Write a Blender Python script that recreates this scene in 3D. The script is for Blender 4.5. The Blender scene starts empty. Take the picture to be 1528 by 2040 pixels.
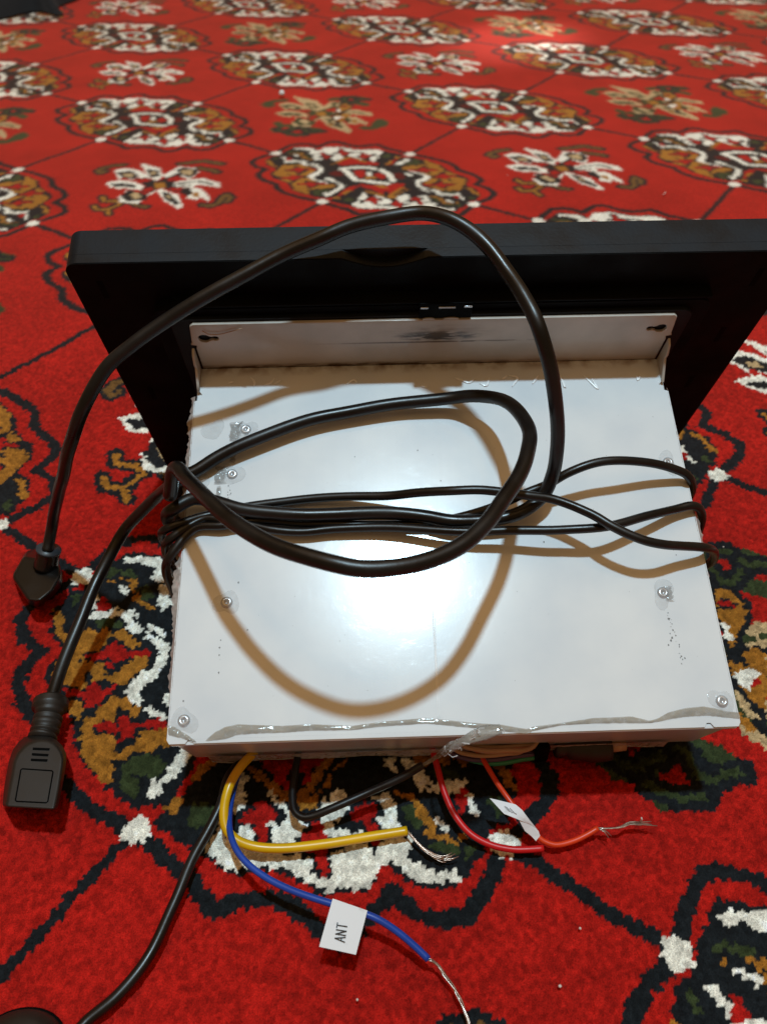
import bpy, bmesh, math, random
import numpy as np
from mathutils import Vector, Matrix
from mathutils.geometry import tessellate_polygon
random.seed(7); rng = np.random.default_rng(7)
scn = bpy.context.scene
COL = bpy.context.collection

# ------------------------------------------------------------------ measured coordinates (millimetres)
DATA = {
'thick':[[-139.75,222.03,22.0],[-139.08,225.51,25.0],[-136.9,228.36,31.0],[-128.96,224.76,48.0],[-114.41,213.28,76.0],[-105.43,208.58,93.0],[-99.83,209.84,103.0],[-91.11,216.92,115.0],[-82.43,220.94,121.0],[-70.64,225.69,127.4],[-53.78,230.37,135.51],[-32.75,238.63,143.39],[-19.65,241.42,148.12],[-9.93,243.68,151.05],[1.35,244.55,153.42],[12.53,244.26,154.8],[19.97,240.6,154.88],[26.38,236.2,153.06],[33.14,229.92,149.43],[38.44,222.29,145.27],[42.77,213.52,141.75],[46.07,206.64,137.91],[49.06,201.76,130.57],[51.68,198.74,121.81],[54.89,197.53,108.39],[56.65,197.2,95.33],[57.09,197.1,85.61],[54.81,194.61,78.73],[48.79,191.12,75.26],[41.93,189.09,73.46],[33.39,188.24,72.68],[23.15,188.2,72.78],[14.36,189.94,73.03],[0.51,191.11,73.65],[-16.93,190.34,73.54],[-34.13,190.23,74.22],[-48.06,191.92,75.05],[-58.86,195.09,75.89],[-65.43,196.18,75.85],[-71.99,192.68,74.0],[-74.52,193.89,70.75],[-75.89,196.43,64.24],[-75.72,200.88,58.47],[-75.38,206.08,56.22],[-74.48,209.28,61.78],[-74.98,208.94,73.48],[-70.34,189.59,84.06],[-67.49,188.06,93.1],[-65.35,186.07,98.2],[-63.51,183.94,100.03],[-60.96,179.82,100.52],[-55.57,171.05,103.44],[-48.99,161.01,106.92],[-43.72,154.76,107.61],[-38.72,149.51,108.7],[-29.67,142.17,110.0],[-21.27,136.97,111.07],[-13.34,133.74,111.32],[-5.67,132.37,110.69],[1.99,132.88,110.27],[8.45,134.63,109.82],[15.76,138.2,109.53],[21.99,142.62,109.6],[27.71,149.43,109.55],[33.09,158.42,109.28],[38.74,169.25,108.67],[43.3,181.26,108.53],[45.74,192.89,106.66],[44.81,204.67,104.88],[42.53,216.45,100.96],[38.35,225.27,96.97],[31.91,230.18,94.15],[25.03,232.95,91.56],[12.27,232.72,90.0],[-0.57,231.33,89.05],[-13.35,228.67,87.93],[-25.99,225.86,87.17],[-38.41,221.32,85.51],[-50.66,216.26,83.21],[-59.27,211.84,80.91],[-65.2,208.04,78.83],[-69.08,205.98,77.84],[-72.46,204.09,76.7],[-84.17,215.55,60.0],[-94.64,218.55,48.0],[-102.45,217.88,39.0],[-107.71,210.72,33.0],[-111.08,202.91,29.0],[-114.35,189.33,25.0],[-117.09,174.89,21.0],[-119.3,164.54,17.0],[-120.81,156.48,13.0]],
'thin':[[-86.11,55.19,4.0],[-83.89,58.29,4.0],[-76.46,64.67,4.5],[-69.23,75.03,5.0],[-65.02,88.58,5.0],[-61.7,101.88,5.5],[-58.03,111.53,6.0],[-54.92,120.44,7.0],[-53.15,129.24,8.0],[-45.45,144.58,4.64],[-50.08,165.08,12.28],[-60.5,178.54,18.26],[-72.65,183.21,24.55],[-75.66,182.8,41.63],[-75.08,179.71,57.61],[-72.57,179.25,64.39],[-64.42,188.2,69.67],[-55.24,188.49,70.54],[-48.27,189.21,70.75],[-38.3,186.95,70.28],[-27.33,185.96,69.77],[-16.95,187.03,70.08],[-4.12,187.04,70.48],[7.3,186.32,71.14],[22.9,183.82,72.12],[39.55,182.9,73.19],[59.24,181.61,74.61],[72.39,181.74,75.59],[89.3,188.45,74.29],[100.75,194.11,72.11],[106.63,195.86,72.09],[109.4,196.28,70.72],[111.43,196.69,67.63],[112.68,196.94,63.41],[113.14,197.16,58.11],[114.22,199.16,50.29],[105.61,209.79,30.93],[50.8,202.92,27.75],[-9.09,198.32,26.6],[-63.06,196.51,27.02],[-75.0,194.31,34.35],[-76.37,189.68,48.66],[-75.78,186.3,61.3],[-73.23,184.45,67.53],[-60.89,191.12,71.11],[-52.58,189.54,70.93],[-41.48,190.28,71.1],[-28.26,189.85,70.24],[-18.44,189.54,70.01],[0.5,189.26,69.69],[14.43,189.1,70.01],[23.36,190.11,71.38],[30.21,191.1,72.78],[40.56,193.81,75.35],[48.3,196.17,77.81],[56.03,198.34,80.2],[61.78,199.84,83.41],[67.65,201.09,85.46],[73.69,202.3,86.41],[79.93,203.3,86.2],[89.39,204.97,84.06],[99.22,206.2,80.68],[106.31,206.82,77.08],[107.76,206.38,75.81],[109.61,206.86,72.75],[110.88,207.39,68.64],[111.42,208.46,63.69],[113.49,211.27,56.17],[104.33,219.05,34.62],[50.53,211.83,26.98],[-9.39,208.16,26.19],[-65.32,205.0,29.87],[-77.24,202.06,36.37],[-78.07,196.14,51.24],[-77.41,190.53,64.07],[-74.84,188.08,69.1],[-63.69,191.64,71.35],[-56.15,193.49,71.68],[-46.11,195.84,72.49],[-34.86,197.16,73.1],[-20.75,198.53,74.13],[0.54,196.89,76.48],[11.26,194.55,79.73],[22.82,192.01,82.9],[31.09,191.4,83.64],[39.4,190.74,83.29],[47.67,189.74,82.8],[55.99,188.81,81.8],[68.57,183.37,80.04],[73.73,179.49,78.99],[79.04,176.54,77.76],[84.61,174.81,76.47],[90.71,174.81,74.79],[98.6,176.79,71.72],[107.74,179.12,68.24],[112.05,181.99,63.95],[115.6,185.4,57.74],[117.36,189.28,49.57],[104.92,199.91,25.95],[95.95,198.89,25.11],[61.01,196.16,23.88]],
'yellow':[[-40.3,145.26,10.0],[-45.22,136.0,12.0],[-48.77,129.37,14.0],[-51.29,123.12,14.0],[-52.42,116.33,12.0],[-51.44,110.89,10.0],[-47.95,107.61,8.5],[-42.28,105.96,7.0],[-33.47,105.7,6.0],[-19.04,107.52,5.0],[-6.03,109.82,4.5],[7.34,111.92,4.5]],
'yellow_bare':[[7.34,111.92,4.5],[9.1,109.75,4.5],[11.96,106.68,4.0],[15.45,104.29,3.5],[19.15,103.35,3.0],[22.13,104.14,3.0],[23.75,106.4,3.0]],
'black':[[-29.25,149.42,9.0],[-29.95,139.51,9.0],[-30.71,129.17,9.0],[-30.75,121.12,9.0],[-29.54,116.45,9.0],[-26.76,114.57,9.0],[-23.28,114.84,9.5],[-17.52,116.48,11.0],[-4.37,121.49,13.0],[5.62,124.67,16.0],[12.62,127.52,19.0]],
'red':[[14.33,149.22,9.0],[16.87,138.33,9.0],[18.13,132.09,9.0],[20.09,123.51,8.0],[23.04,116.31,7.0],[27.68,110.73,5.5],[34.01,107.35,4.5],[41.24,105.91,4.0],[46.94,105.88,4.0],[51.38,106.19,4.0]],
'orange':[[26.83,147.14,9.0],[33.08,136.92,9.0],[35.53,131.64,9.0],[38.05,126.15,9.0],[40.86,121.16,9.0],[44.48,115.75,8.0],[48.67,110.76,6.0],[51.24,108.38,5.0],[55.2,107.1,4.5],[61.11,108.22,4.5],[66.33,110.29,5.0],[69.88,112.06,5.5]],
'orange_bare':[[69.88,112.06,5.5],[73.18,112.04,5.5],[77.37,112.36,5.5],[80.99,113.69,5.5],[84.42,113.73,5.0],[89.62,113.65,4.0]],
'orange_bare2':[[69.88,112.06,5.5],[72.29,111.27,5.0],[73.54,110.03,4.0],[74.05,108.69,2.5]],
'blue':[[-44.0,145.46,9.0],[-49.43,132.02,9.0],[-50.94,118.99,10.0],[-49.85,109.78,11.0],[-46.9,103.24,12.0],[-42.78,98.52,12.5],[-36.32,93.93,13.0],[-28.29,90.04,13.5],[-19.01,86.82,14.0],[-9.98,84.25,14.0],[-2.56,82.06,13.0],[3.32,79.26,11.0],[8.43,75.95,9.0],[12.45,72.8,7.5]],
'blue_bare':[[12.45,72.8,7.5],[14.65,72.15,6.5],[17.01,69.3,5.5],[19.88,65.71,4.5],[21.67,62.32,4.0],[22.99,58.75,3.5],[23.67,55.15,3.5]],
'ant':[[-15.41,86.3,17.0],[-5.16,82.92,17.0],[-8.4,72.44,13.0],[-18.98,74.57,13.0]],
'ant_txt':[[-11.65,75.44,14.02],[-10.9,79.97,15.5],[-14.53,75.91,13.87]],
'ill':[[34.07,117.98,15.0],[38.42,117.25,14.2],[42.59,116.48,13.5],[44.54,114.85,13.0],[46.98,112.32,11.0],[49.52,110.62,8.0],[50.41,109.16,6.5]],
'ill2':[[34.08,118.03,14.9],[36.42,115.48,14.2],[38.49,113.34,13.5],[40.94,112.48,13.2],[44.41,112.03,11.0],[47.73,111.55,9.0],[49.99,109.85,7.0]],
'ill3':[[43.39,112.4,11.2],[45.43,110.18,8.0],[47.7,109.02,6.5],[49.02,107.95,5.5],[50.41,109.16,6.5],[49.91,110.34,7.6],[47.7,111.43,9.1]],
'ill_txt':[[40.18,114.05,13.77],[43.24,113.08,13.21],[38.67,115.61,14.24]],
'strand':[[10.97,126.99,18.0],[15.63,128.77,20.0],[18.18,120.1,41.49],[22.6,117.18,51.91],[28.42,118.63,54.15],[33.96,119.46,55.19]],
'conn_top':[[-121.52,114.71,17.0],[-122.68,122.12,17.0],[-124.07,130.42,17.0],[-123.82,133.34,17.0],[-122.56,135.85,17.0],[-121.3,137.12,17.0],[-119.84,137.81,17.0],[-118.3,138.26,17.0],[-116.64,138.37,17.0],[-114.87,138.09,17.0],[-112.91,137.19,17.0],[-110.99,135.68,17.0],[-109.23,133.62,17.0],[-108.08,131.47,17.0],[-107.56,129.01,17.0],[-106.41,120.99,17.0],[-105.59,113.62,17.0]],
'conn_mid':[[-124.64,116.62,13.0],[-126.56,124.16,13.0],[-128.03,132.59,13.0],[-128.15,136.96,13.0],[-127.15,140.0,13.0],[-125.8,141.77,13.0],[-123.92,142.6,13.0],[-121.76,142.59,13.0],[-119.1,142.34,13.0],[-116.36,141.85,13.0],[-114.07,140.65,13.0],[-111.51,138.52,13.0],[-109.42,135.71,13.0],[-108.51,132.96,13.0],[-107.91,129.8,13.0],[-106.96,122.35,13.0],[-106.44,115.51,13.0]],
'conn_bot':[[-130.24,121.85,2.0],[-132.24,129.73,2.0],[-133.77,138.55,2.0],[-133.9,143.11,2.0],[-132.86,146.28,2.0],[-131.45,148.14,2.0],[-129.49,149.0,2.0],[-127.23,148.99,2.0],[-124.45,148.73,2.0],[-121.59,148.22,2.0],[-119.19,146.96,2.0],[-116.52,144.73,2.0],[-114.33,141.81,2.0],[-113.38,138.93,2.0],[-112.75,135.63,2.0],[-111.76,127.84,2.0],[-111.22,120.69,2.0]],
'conn_slots':[[[-119.38,135.46,17.05],[-113.55,135.21,17.05],[-113.62,134.41,17.05],[-119.23,134.66,17.05]],[[-119.04,133.41,17.05],[-113.3,133.04,17.05],[-113.37,132.25,17.05],[-118.88,132.62,17.05]],[[-118.69,131.38,17.05],[-113.03,131.13,17.05],[-113.08,130.3,17.05],[-118.54,130.59,17.05]]],
'conn_box':[[-120.93,127.83,17.05],[-109.98,127.01,17.05],[-108.46,115.96,17.05],[-119.05,116.52,17.05]],
'conn_neck':[[-120.27,142.06,11.0],[-120.3,144.95,11.0],[-120.32,147.59,11.5],[-120.57,150.57,11.5],[-120.7,153.29,12.0],[-121.27,156.61,12.0]],
'plug_top':[[-153.28,226.49,15.0],[-154.4,215.36,15.0],[-152.56,212.53,15.0],[-143.65,202.01,15.0],[-138.67,201.54,15.0],[-135.21,207.14,15.0],[-133.94,215.25,15.0],[-135.89,220.03,15.0],[-138.71,223.45,15.0],[-145.91,224.47,15.0]],
'plug_bot':[[-160.84,240.55,3.0],[-162.03,226.0,3.0],[-160.55,223.28,3.0],[-149.08,209.65,3.0],[-145.29,207.34,3.0],[-140.59,213.1,3.0],[-138.38,219.75,3.0],[-140.17,227.12,3.0],[-144.23,234.48,3.0],[-155.51,243.17,3.0]],
'plug_neck':[[-142.44,220.49,14.0],[-141.34,221.63,17.0],[-140.24,222.75,20.0],[-139.55,223.31,22.0]],
'beige0':[[21.91,140.62,14.0],[29.88,137.57,14.0],[37.93,136.54,14.0],[45.22,137.0,14.0],[52.67,138.47,14.0]],
'beige1':[[23.28,139.67,13.0],[31.22,136.39,13.0],[37.45,135.37,13.0],[44.3,135.98,13.0],[51.76,137.54,13.0]],
'beige2':[[24.14,137.5,11.5],[29.87,135.24,11.5],[35.28,134.87,11.5],[41.69,135.54,11.5],[48.22,136.9,11.5]],
'beige3':[[26.19,137.52,15.0],[33.18,135.02,15.0],[41.25,134.88,15.0],[50.37,135.92,15.0]],
'purple':[[19.44,140.72,8.5],[25.62,136.41,8.5],[32.35,134.89,8.5],[39.22,135.11,8.5],[46.22,136.32,8.5],[55.76,138.78,8.5]],
'green':[[28.0,136.7,7.5],[31.98,134.94,7.5],[36.47,134.08,7.5],[41.98,134.4,7.5],[47.62,135.61,7.5],[53.32,136.98,7.5]],
'tie':[[51.81,138.6,12.0],[55.77,139.09,12.0],[57.05,135.59,12.0],[52.41,134.87,12.0]],
'jack':[[59.44,139.25,9.0],[63.68,139.73,9.0],[68.2,139.21,9.0],[74.18,139.18,9.0],[78.43,139.67,9.0]],
'scr':[[7.9,-27.1,0.0],[19.8,-27.2,0.0],[15.7,-45.5,-0.0],[4.2,-46.2,0.0],[16.2,-93.2,-0.0],[4.9,-131.2,0.0],[172.2,-45.0,0.0],[161.4,-94.1,0.0],[173.5,-130.4,0.0]],
'up':[[12.6,-136.8,0.1],[14.9,-134.9,0.1],[17.9,-133.5,0.1],[21.8,-132.8,0.1],[25.7,-133.1,0.1],[35.0,-133.7,0.1],[44.3,-133.5,0.1],[56.8,-134.4,0.1],[66.1,-133.4,0.1],[80.2,-132.7,0.1],[94.2,-134.6,0.1],[103.5,-135.5,0.1],[111.2,-137.1,0.1],[112.8,-136.4,0.1],[122.4,-135.5,0.1],[132.0,-134.3,0.1],[138.4,-134.3,0.1],[144.1,-134.2,0.1],[149.7,-135.7,0.1],[152.4,-135.0,0.1],[155.9,-133.3,0.1],[161.3,-132.2,0.1],[167.1,-131.8,0.1],[170.8,-132.5,0.1],[173.9,-133.5,0.1],[178.0,-134.0,0.1]],
'lo':[[12.0,-137.5,0.1],[15.1,-137.3,0.1],[18.1,-137.0,0.1],[21.9,-135.9,0.1],[25.8,-135.7,0.1],[35.0,-135.7,0.1],[44.3,-135.4,0.1],[56.7,-135.6,0.1],[66.1,-134.8,0.1],[80.2,-134.3,0.1],[94.1,-136.1,0.1],[103.4,-137.3,0.1],[111.0,-138.5,0.1],[112.7,-137.6,0.1],[122.3,-136.1,0.1],[131.7,-135.9,0.1],[138.2,-136.0,0.1],[143.8,-136.2,0.1],[149.6,-136.3,0.1],[152.2,-136.0,0.1],[155.5,-135.4,0.1],[160.8,-134.8,0.1],[166.6,-134.6,0.1],[170.3,-134.8,0.1],[173.5,-135.4,0.1],[177.9,-135.8,0.1]],
'up2':[[0.2,-132.5,0.1],[2.3,-133.0,0.1],[4.4,-134.4,0.1],[6.7,-135.8,0.1],[9.2,-137.6,0.1]],
'lo2':[[0.5,-135.4,0.1],[2.5,-135.9,0.1],[4.5,-136.4,0.1],[6.8,-137.2,0.1],[9.0,-137.9,0.1]],
'wr':[[[20.7,-4.5,0.1],[22.3,-6.8,0.2],[22.0,-8.6,0.1]],[[25.6,-8.3,0.1],[28.4,-7.0,0.1],[29.8,-4.8,0.2]],[[12.3,-6.8,0.2],[14.4,-6.2,0.2]],[[32.1,-6.0,0.1],[29.5,-7.9,0.1]],[[56.8,-8.6,0.2],[59.6,-6.7,0.1],[60.9,-8.1,0.2]],[[99.5,-7.3,0.1],[103.2,-9.0,0.2],[105.3,-7.2,0.2]],[[107.0,-9.3,0.1],[109.4,-10.5,0.2],[111.0,-6.9,0.2]],[[119.2,-11.2,0.2],[121.5,-7.2,0.1],[118.2,-6.2,0.1]],[[126.9,-10.3,0.2],[129.6,-6.5,0.1]],[[137.9,-6.7,0.1],[139.1,-12.2,0.2],[138.6,-8.5,0.2]],[[146.9,-6.9,0.2],[151.4,-12.9,0.1],[149.7,-8.4,0.2]],[[167.2,-7.3,0.1],[167.2,-9.5,0.2],[168.6,-7.1,0.1]],[[97.7,-6.6,0.1],[100.4,-8.0,0.2]],[[84.7,-9.8,0.1],[87.3,-10.8,0.1]],[[117.8,-6.2,0.1],[115.7,-7.9,0.1]]],
'scr2':[[[84.1,-95.2,0.1],[84.0,-112.1,0.1],[83.7,-133.1,0.1]],[[84.7,-100.4,0.1],[84.3,-117.0,0.1],[84.3,-132.8,0.1]],[[14.8,-103.4,0.1],[14.8,-110.0,0.1]],[[4.4,-121.8,0.1],[4.5,-127.6,0.1],[5.0,-125.7,0.1]],[[162.6,-110.3,0.1],[162.6,-112.8,0.1]],[[164.9,-115.4,0.1],[165.2,-117.8,0.1]],[[139.0,-12.8,0.1],[138.7,-18.4,0.1]],[[47.4,-109.4,0.1],[50.6,-112.7,0.1]],[[57.2,-103.8,0.1],[59.6,-105.1,0.1]],[[84.1,-93.5,0.1],[84.1,-86.4,0.1]],[[124.6,-91.1,0.1],[130.5,-98.3,0.1]],[[96.5,-105.8,0.1],[105.1,-101.9,0.1]],[[95.7,-60.6,0.1],[98.4,-59.8,0.1]],[[-0.2,-98.7,0.1],[-0.4,-105.4,0.1]],[[2.9,-108.0,0.1],[2.9,-114.6,0.1]],[[71.5,-116.6,0.1],[72.9,-119.9,0.1]],[[168.7,-87.1,0.1],[169.2,-90.7,0.1]],[[165.4,-86.1,0.1],[167.5,-88.8,0.1]]],
'spk':[[4.3,-125.1,0.1],[123.7,-74.7,0.1],[168.4,-80.7,0.1],[167.8,-78.8,0.1],[161.7,-103.5,0.1],[161.9,-105.8,0.1],[161.2,-108.1,0.1],[161.6,-109.5,0.1],[160.0,-111.9,0.1],[163.1,-116.1,0.1],[163.1,-118.1,0.1],[19.7,-86.3,0.1],[23.4,-102.8,0.1],[89.8,-50.2,0.1],[59.4,-39.6,0.1],[82.2,-37.6,0.1],[170.1,-25.8,0.1],[49.1,-65.1,0.1],[161.5,-103.0,0.1],[162.4,-107.0,0.1],[161.1,-110.4,0.1],[14.9,-105.9,0.1],[14.7,-108.4,0.1],[14.7,-110.8,0.1],[14.8,-116.5,0.1],[112.9,-56.2,0.1]],
'fl':[[6.1,-0.0,18.1],[169.5,-0.0,18.7],[93.7,-0.0,19.2]],
'hinge':[[82.2,1.5,41.0],[101.2,1.5,41.2],[103.1,1.5,25.4],[83.0,1.5,25.0]],
'hs':[[[84.8,0.4,32.1],[86.7,0.4,31.8],[86.8,0.4,30.9],[85.0,0.4,30.9]],[[89.5,0.4,32.1],[93.6,0.4,32.2],[93.7,0.4,31.0],[89.6,0.4,30.9]],[[97.9,0.4,32.0],[100.9,0.4,32.3],[101.1,0.4,31.1],[98.1,0.4,31.0]],[[86.9,0.4,25.8],[88.1,0.4,26.0],[89.5,0.4,25.3],[87.1,0.4,25.2]],[[93.9,0.4,25.6],[95.6,0.4,26.3],[97.4,0.4,26.0],[98.2,0.4,25.2],[94.0,0.4,25.2]]],
'ear':[[[0.0,-4.1,7.6],[-0.0,2.4,9.8],[-0.0,4.5,9.9],[-0.0,3.7,-10.5],[0.0,-5.9,-8.5]],[[178.0,-5.1,7.3],[178.0,0.6,8.7],[178.0,2.9,8.1],[178.0,3.8,-5.6],[178.0,-1.2,-4.0]]],
'skirt':[[-0.9,-12.4,-0.0],[-0.6,-15.7,0.0],[-1.8,-23.2,0.0],[-0.6,-29.6,-0.0],[-1.3,-36.9,-0.0],[-1.1,-42.0,0.0],[-1.4,-80.3,-0.0],[-2.1,-85.6,0.0],[-1.7,-92.6,0.0],[-0.9,-99.5,0.0],[-0.5,-109.5,0.0],[-0.8,-116.8,-0.0],[-0.0,-125.5,0.0],[0.1,-133.2,0.0]],
'skirtR':[[177.5,-13.1,0.0],[177.2,-19.3,0.0],[176.9,-28.1,-0.0],[177.6,-37.7,-0.0],[177.7,-47.0,0.0],[177.7,-56.0,-0.0],[178.7,-62.9,0.0],[179.2,-71.6,-0.0],[178.2,-80.0,-0.0],[177.7,-94.4,0.0],[177.8,-104.8,0.0],[178.1,-114.9,0.0],[178.1,-124.7,0.0],[177.7,-129.4,0.0],[177.9,-136.0,0.0]],
'crumb':[[-107.13,914.13,2.0],[50.68,67.28,1.5],[153.77,242.71,1.5],[107.67,684.25,1.5],[59.39,82.8,1.5],[-8.09,64.05,1.5]],
'lint':[[[163.67,361.74,2.0],[169.58,365.64,3.0]],[[84.25,113.96,6.0],[84.24,114.4,8.0]],[[230.32,640.56,2.0],[234.43,646.75,2.0]]],
'blob':[[-101.66,52.78,0.0]],
'cloth':[[-646.3,1490.11,0.0],[-479.82,1377.53,0.0],[-548.34,1303.85,0.0],[-461.29,1302.31,0.0]],
'patch':[[163.46,1158.78,0.0]],
'box':{"o":[-70.78,251.11,92.29],"W":[0.99954,0.03019,0.0008],"Yv":[-0.02861,0.92927,0.3683],"N":[0.01038,-0.36816,0.92971]},
'lamp':[90.66,136.59,2059.79],
'cam':{"X":[0.9999915335284609,-0.0028530203979890796,-0.0029653239292930793],"Y":[0.004114957034645673,0.6933234585324759,0.7206147715507705],"F":[0.0,0.7206208726668794,-0.6933293285855036]}
}
V3 = lambda p: Vector((p[0]*.001, p[1]*.001, p[2]*.001))

# ------------------------------------------------------------------ camera
cam = bpy.data.cameras.new("camera"); cam_o = bpy.data.objects.new("camera", cam); COL.objects.link(cam_o)
cx, cy, cf = (Vector(DATA['cam'][k]) for k in ('X', 'Y', 'F'))
m = Matrix((cx, cy, -cf)).transposed().to_4x4(); m.translation = Vector((0, 0, .258)); cam_o.matrix_world = m
cam.sensor_fit = 'VERTICAL'; cam.sensor_height = 36.0; cam.lens = 36.0*1550/2040
cam.clip_start = .01; cam.clip_end = 60
cam.dof.use_dof = True; cam.dof.focus_distance = .262; cam.dof.aperture_fstop = 17
scn.camera = cam_o

# ------------------------------------------------------------------ light: one ceiling bulb, warm dim room
world = bpy.data.worlds.new("World"); scn.world = world; world.use_nodes = True
bg = world.node_tree.nodes["Background"]; bg.inputs[0].default_value = (1.0, .563, .234, 1); bg.inputs[1].default_value = .19
lamp = bpy.data.lights.new("ceiling_bulb", 'POINT'); lamp.energy = 128; lamp.color = (.59, .855, 1.0); lamp.shadow_soft_size = .042
lamp_o = bpy.data.objects.new("ceiling_bulb", lamp); COL.objects.link(lamp_o); lamp_o.location = V3(DATA['lamp'])
area = bpy.data.lights.new("warm_ceiling_glow", 'AREA'); area.shape = 'RECTANGLE'; area.size = 3.2; area.size_y = 3.2; area.energy = 22; area.color = (1.0, .563, .234)
area_o = bpy.data.objects.new("warm_ceiling_glow", area); COL.objects.link(area_o); area_o.location = (0, .5, 2.5)
spot = bpy.data.lights.new("light_patch", 'SPOT'); spot.energy = 170; spot.spot_size = math.radians(6.5); spot.spot_blend = 1; spot.shadow_soft_size = .03; spot.color = (1, .93, .85)
spot_o = bpy.data.objects.new("light_patch", spot); COL.objects.link(spot_o); spot_o.location = (.9, 2.2, 1.4)
spot_o.rotation_euler = (Vector((.175, 1.15, 0))-spot_o.location).to_track_quat('-Z', 'Y').to_euler()
scn.view_settings.view_transform = 'Standard'; scn.view_settings.look = 'None'
scn.view_settings.exposure = 0; scn.view_settings.gamma = 1
scn.cycles.max_bounces = 8; scn.cycles.transparent_max_bounces = 12
scn.cycles.use_denoising = True

# ------------------------------------------------------------------ helpers
def lin(r, g, b):
    f = lambda c: (c/255/12.92 if c/255 <= .04045 else ((c/255+.055)/1.055)**2.4)
    return (f(r), f(g), f(b), 1)

class NT:
    def __init__(s, name):
        s.m = bpy.data.materials.new(name); s.m.use_nodes = True; s.t = s.m.node_tree
        s.b = s.t.nodes["Principled BSDF"]; s.out = s.t.nodes["Material Output"]
    def n(s, typ, **kw):
        k = s.t.nodes.new(typ)
        for a, v in kw.items():
            if isinstance(v, tuple) and a in k.inputs: k.inputs[a].default_value = v
            elif a in k.inputs: k.inputs[a].default_value = v
            else: setattr(k, a, v)
        return k
    def l(s, a, b): s.t.links.new(a, b)
    def set(s, **kw):
        for a, v in kw.items(): s.b.inputs[a.replace('_', ' ')].default_value = v
        return s
    def noise(s, scale, detail=3, coord='Object', vec=None):
        if vec is None:
            tc = s.n('ShaderNodeTexCoord'); vec = tc.outputs[coord]
        k = s.n('ShaderNodeTexNoise'); k.inputs['Scale'].default_value = scale; k.inputs['Detail'].default_value = detail
        s.l(vec, k.inputs['Vector']); return k
    def ramp(s, src, stops):
        r = s.n('ShaderNodeValToRGB'); e = r.color_ramp.elements
        while len(e) < len(stops): e.new(.5)
        for el, (p, c) in zip(e, stops): el.position = p; el.color = c if isinstance(c, tuple) else (c, c, c, 1)
        s.l(src, r.inputs[0]); return r
    def bump(s, src, strength, dist):
        b = s.n('ShaderNodeBump'); b.inputs['Strength'].default_value = strength; b.inputs['Distance'].default_value = dist
        s.l(src, b.inputs['Height']); s.l(b.outputs[0], s.b.inputs['Normal']); return b
    def mix(s, fac, a, b):
        k = s.n('ShaderNodeMix', data_type='RGBA')
        for v, i in ((fac, 0), (a, 6), (b, 7)):
            if hasattr(v, 'links'): s.l(v, k.inputs[i])
            else: k.inputs[i].default_value = v
        return k.outputs[2]

def plastic(name, col, rough, bump=.15, scale=900, var=.25, spec=.5):
    t = NT(name); n = t.noise(scale, 4); n2 = t.noise(70, 4)
    c = t.mix(t.ramp(n2.outputs[0], [(.35, 0.0), (.7, 1.0)]).outputs[0], tuple(v*(1-var) for v in col[:3])+(1,), tuple(min(1, v*(1+var)) for v in col[:3])+(1,))
    t.l(c, t.b.inputs['Base Color'])
    r = t.ramp(n2.outputs[0], [(.3, rough*.8), (.75, min(1, rough*1.35))]); t.l(r.outputs[0], t.b.inputs['Roughness'])
    t.set(Specular_IOR_Level=spec); t.bump(n.outputs[0], bump, .0002); return t.m

def mesh_obj(name, verts, faces, mat=None, parent=None, smooth=True, local=None):
    me = bpy.data.meshes.new(name); me.from_pydata([tuple(v) for v in verts], [], faces); me.update()
    bm = bmesh.new(); bm.from_mesh(me); bmesh.ops.recalc_face_normals(bm, faces=bm.faces); bm.to_mesh(me); bm.free()
    if smooth:
        for p in me.polygons: p.use_smooth = True
    o = bpy.data.objects.new(name, me); COL.objects.link(o)
    if mat: me.materials.append(mat)
    if parent: o.parent = parent
    return o
def bevel(o, w, seg=2, ang=30):
    b = o.modifiers.new("bevel", 'BEVEL'); b.width = w; b.segments = seg; b.limit_method = 'ANGLE'; b.angle_limit = math.radians(ang)
    for p in o.data.polygons: p.use_smooth = True
    w_ = o.modifiers.new("wn", 'WEIGHTED_NORMAL'); w_.keep_sharp = False
    return o
def thing(name, label, cat, loc=(0, 0, 0), group=None, mat=None):
    o = bpy.data.objects.new(name, None); COL.objects.link(o); o.location = loc; o.empty_display_size = .01
    return tag(o, label, cat, group)
def tag(o, label, cat, group=None, kind=None):
    if label: o['label'] = label
    if cat: o['category'] = cat
    if group: o['group'] = group
    if kind: o['kind'] = kind
    return o
def catmull(pts, step=.0012):
    P = [Vector(p) for p in pts]; P = [P[0]*2-P[1]]+P+[P[-1]*2-P[-2]]; out = []
    for i in range(1, len(P)-2):
        a, b, c, d = P[i-1:i+3]; L = (c-b).length; n = max(1, int(L/step))
        ta, tb, tc, td = 0, max((b-a).length, 1e-6)**.5, 0, 0
        tb = max((b-a).length, 1e-6)**.5; tc = tb+max(L, 1e-6)**.5; td = tc+max((d-c).length, 1e-6)**.5
        for k in range(n):
            t = tb+(tc-tb)*k/n
            A1 = a*((tb-t)/tb)+b*(t/tb); A2 = b*((tc-t)/(tc-tb))+c*((t-tb)/(tc-tb)); A3 = c*((td-t)/(td-tc))+d*((t-tc)/(td-tc))
            B1 = A1*((tc-t)/tc)+A2*(t/tc); B2 = A2*((td-t)/(td-tb))+A3*((t-tb)/(td-tb))
            out.append(B1*((tc-t)/(tc-tb))+B2*((t-tb)/(tc-tb)))
    out.append(P[-2]); return out
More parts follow.
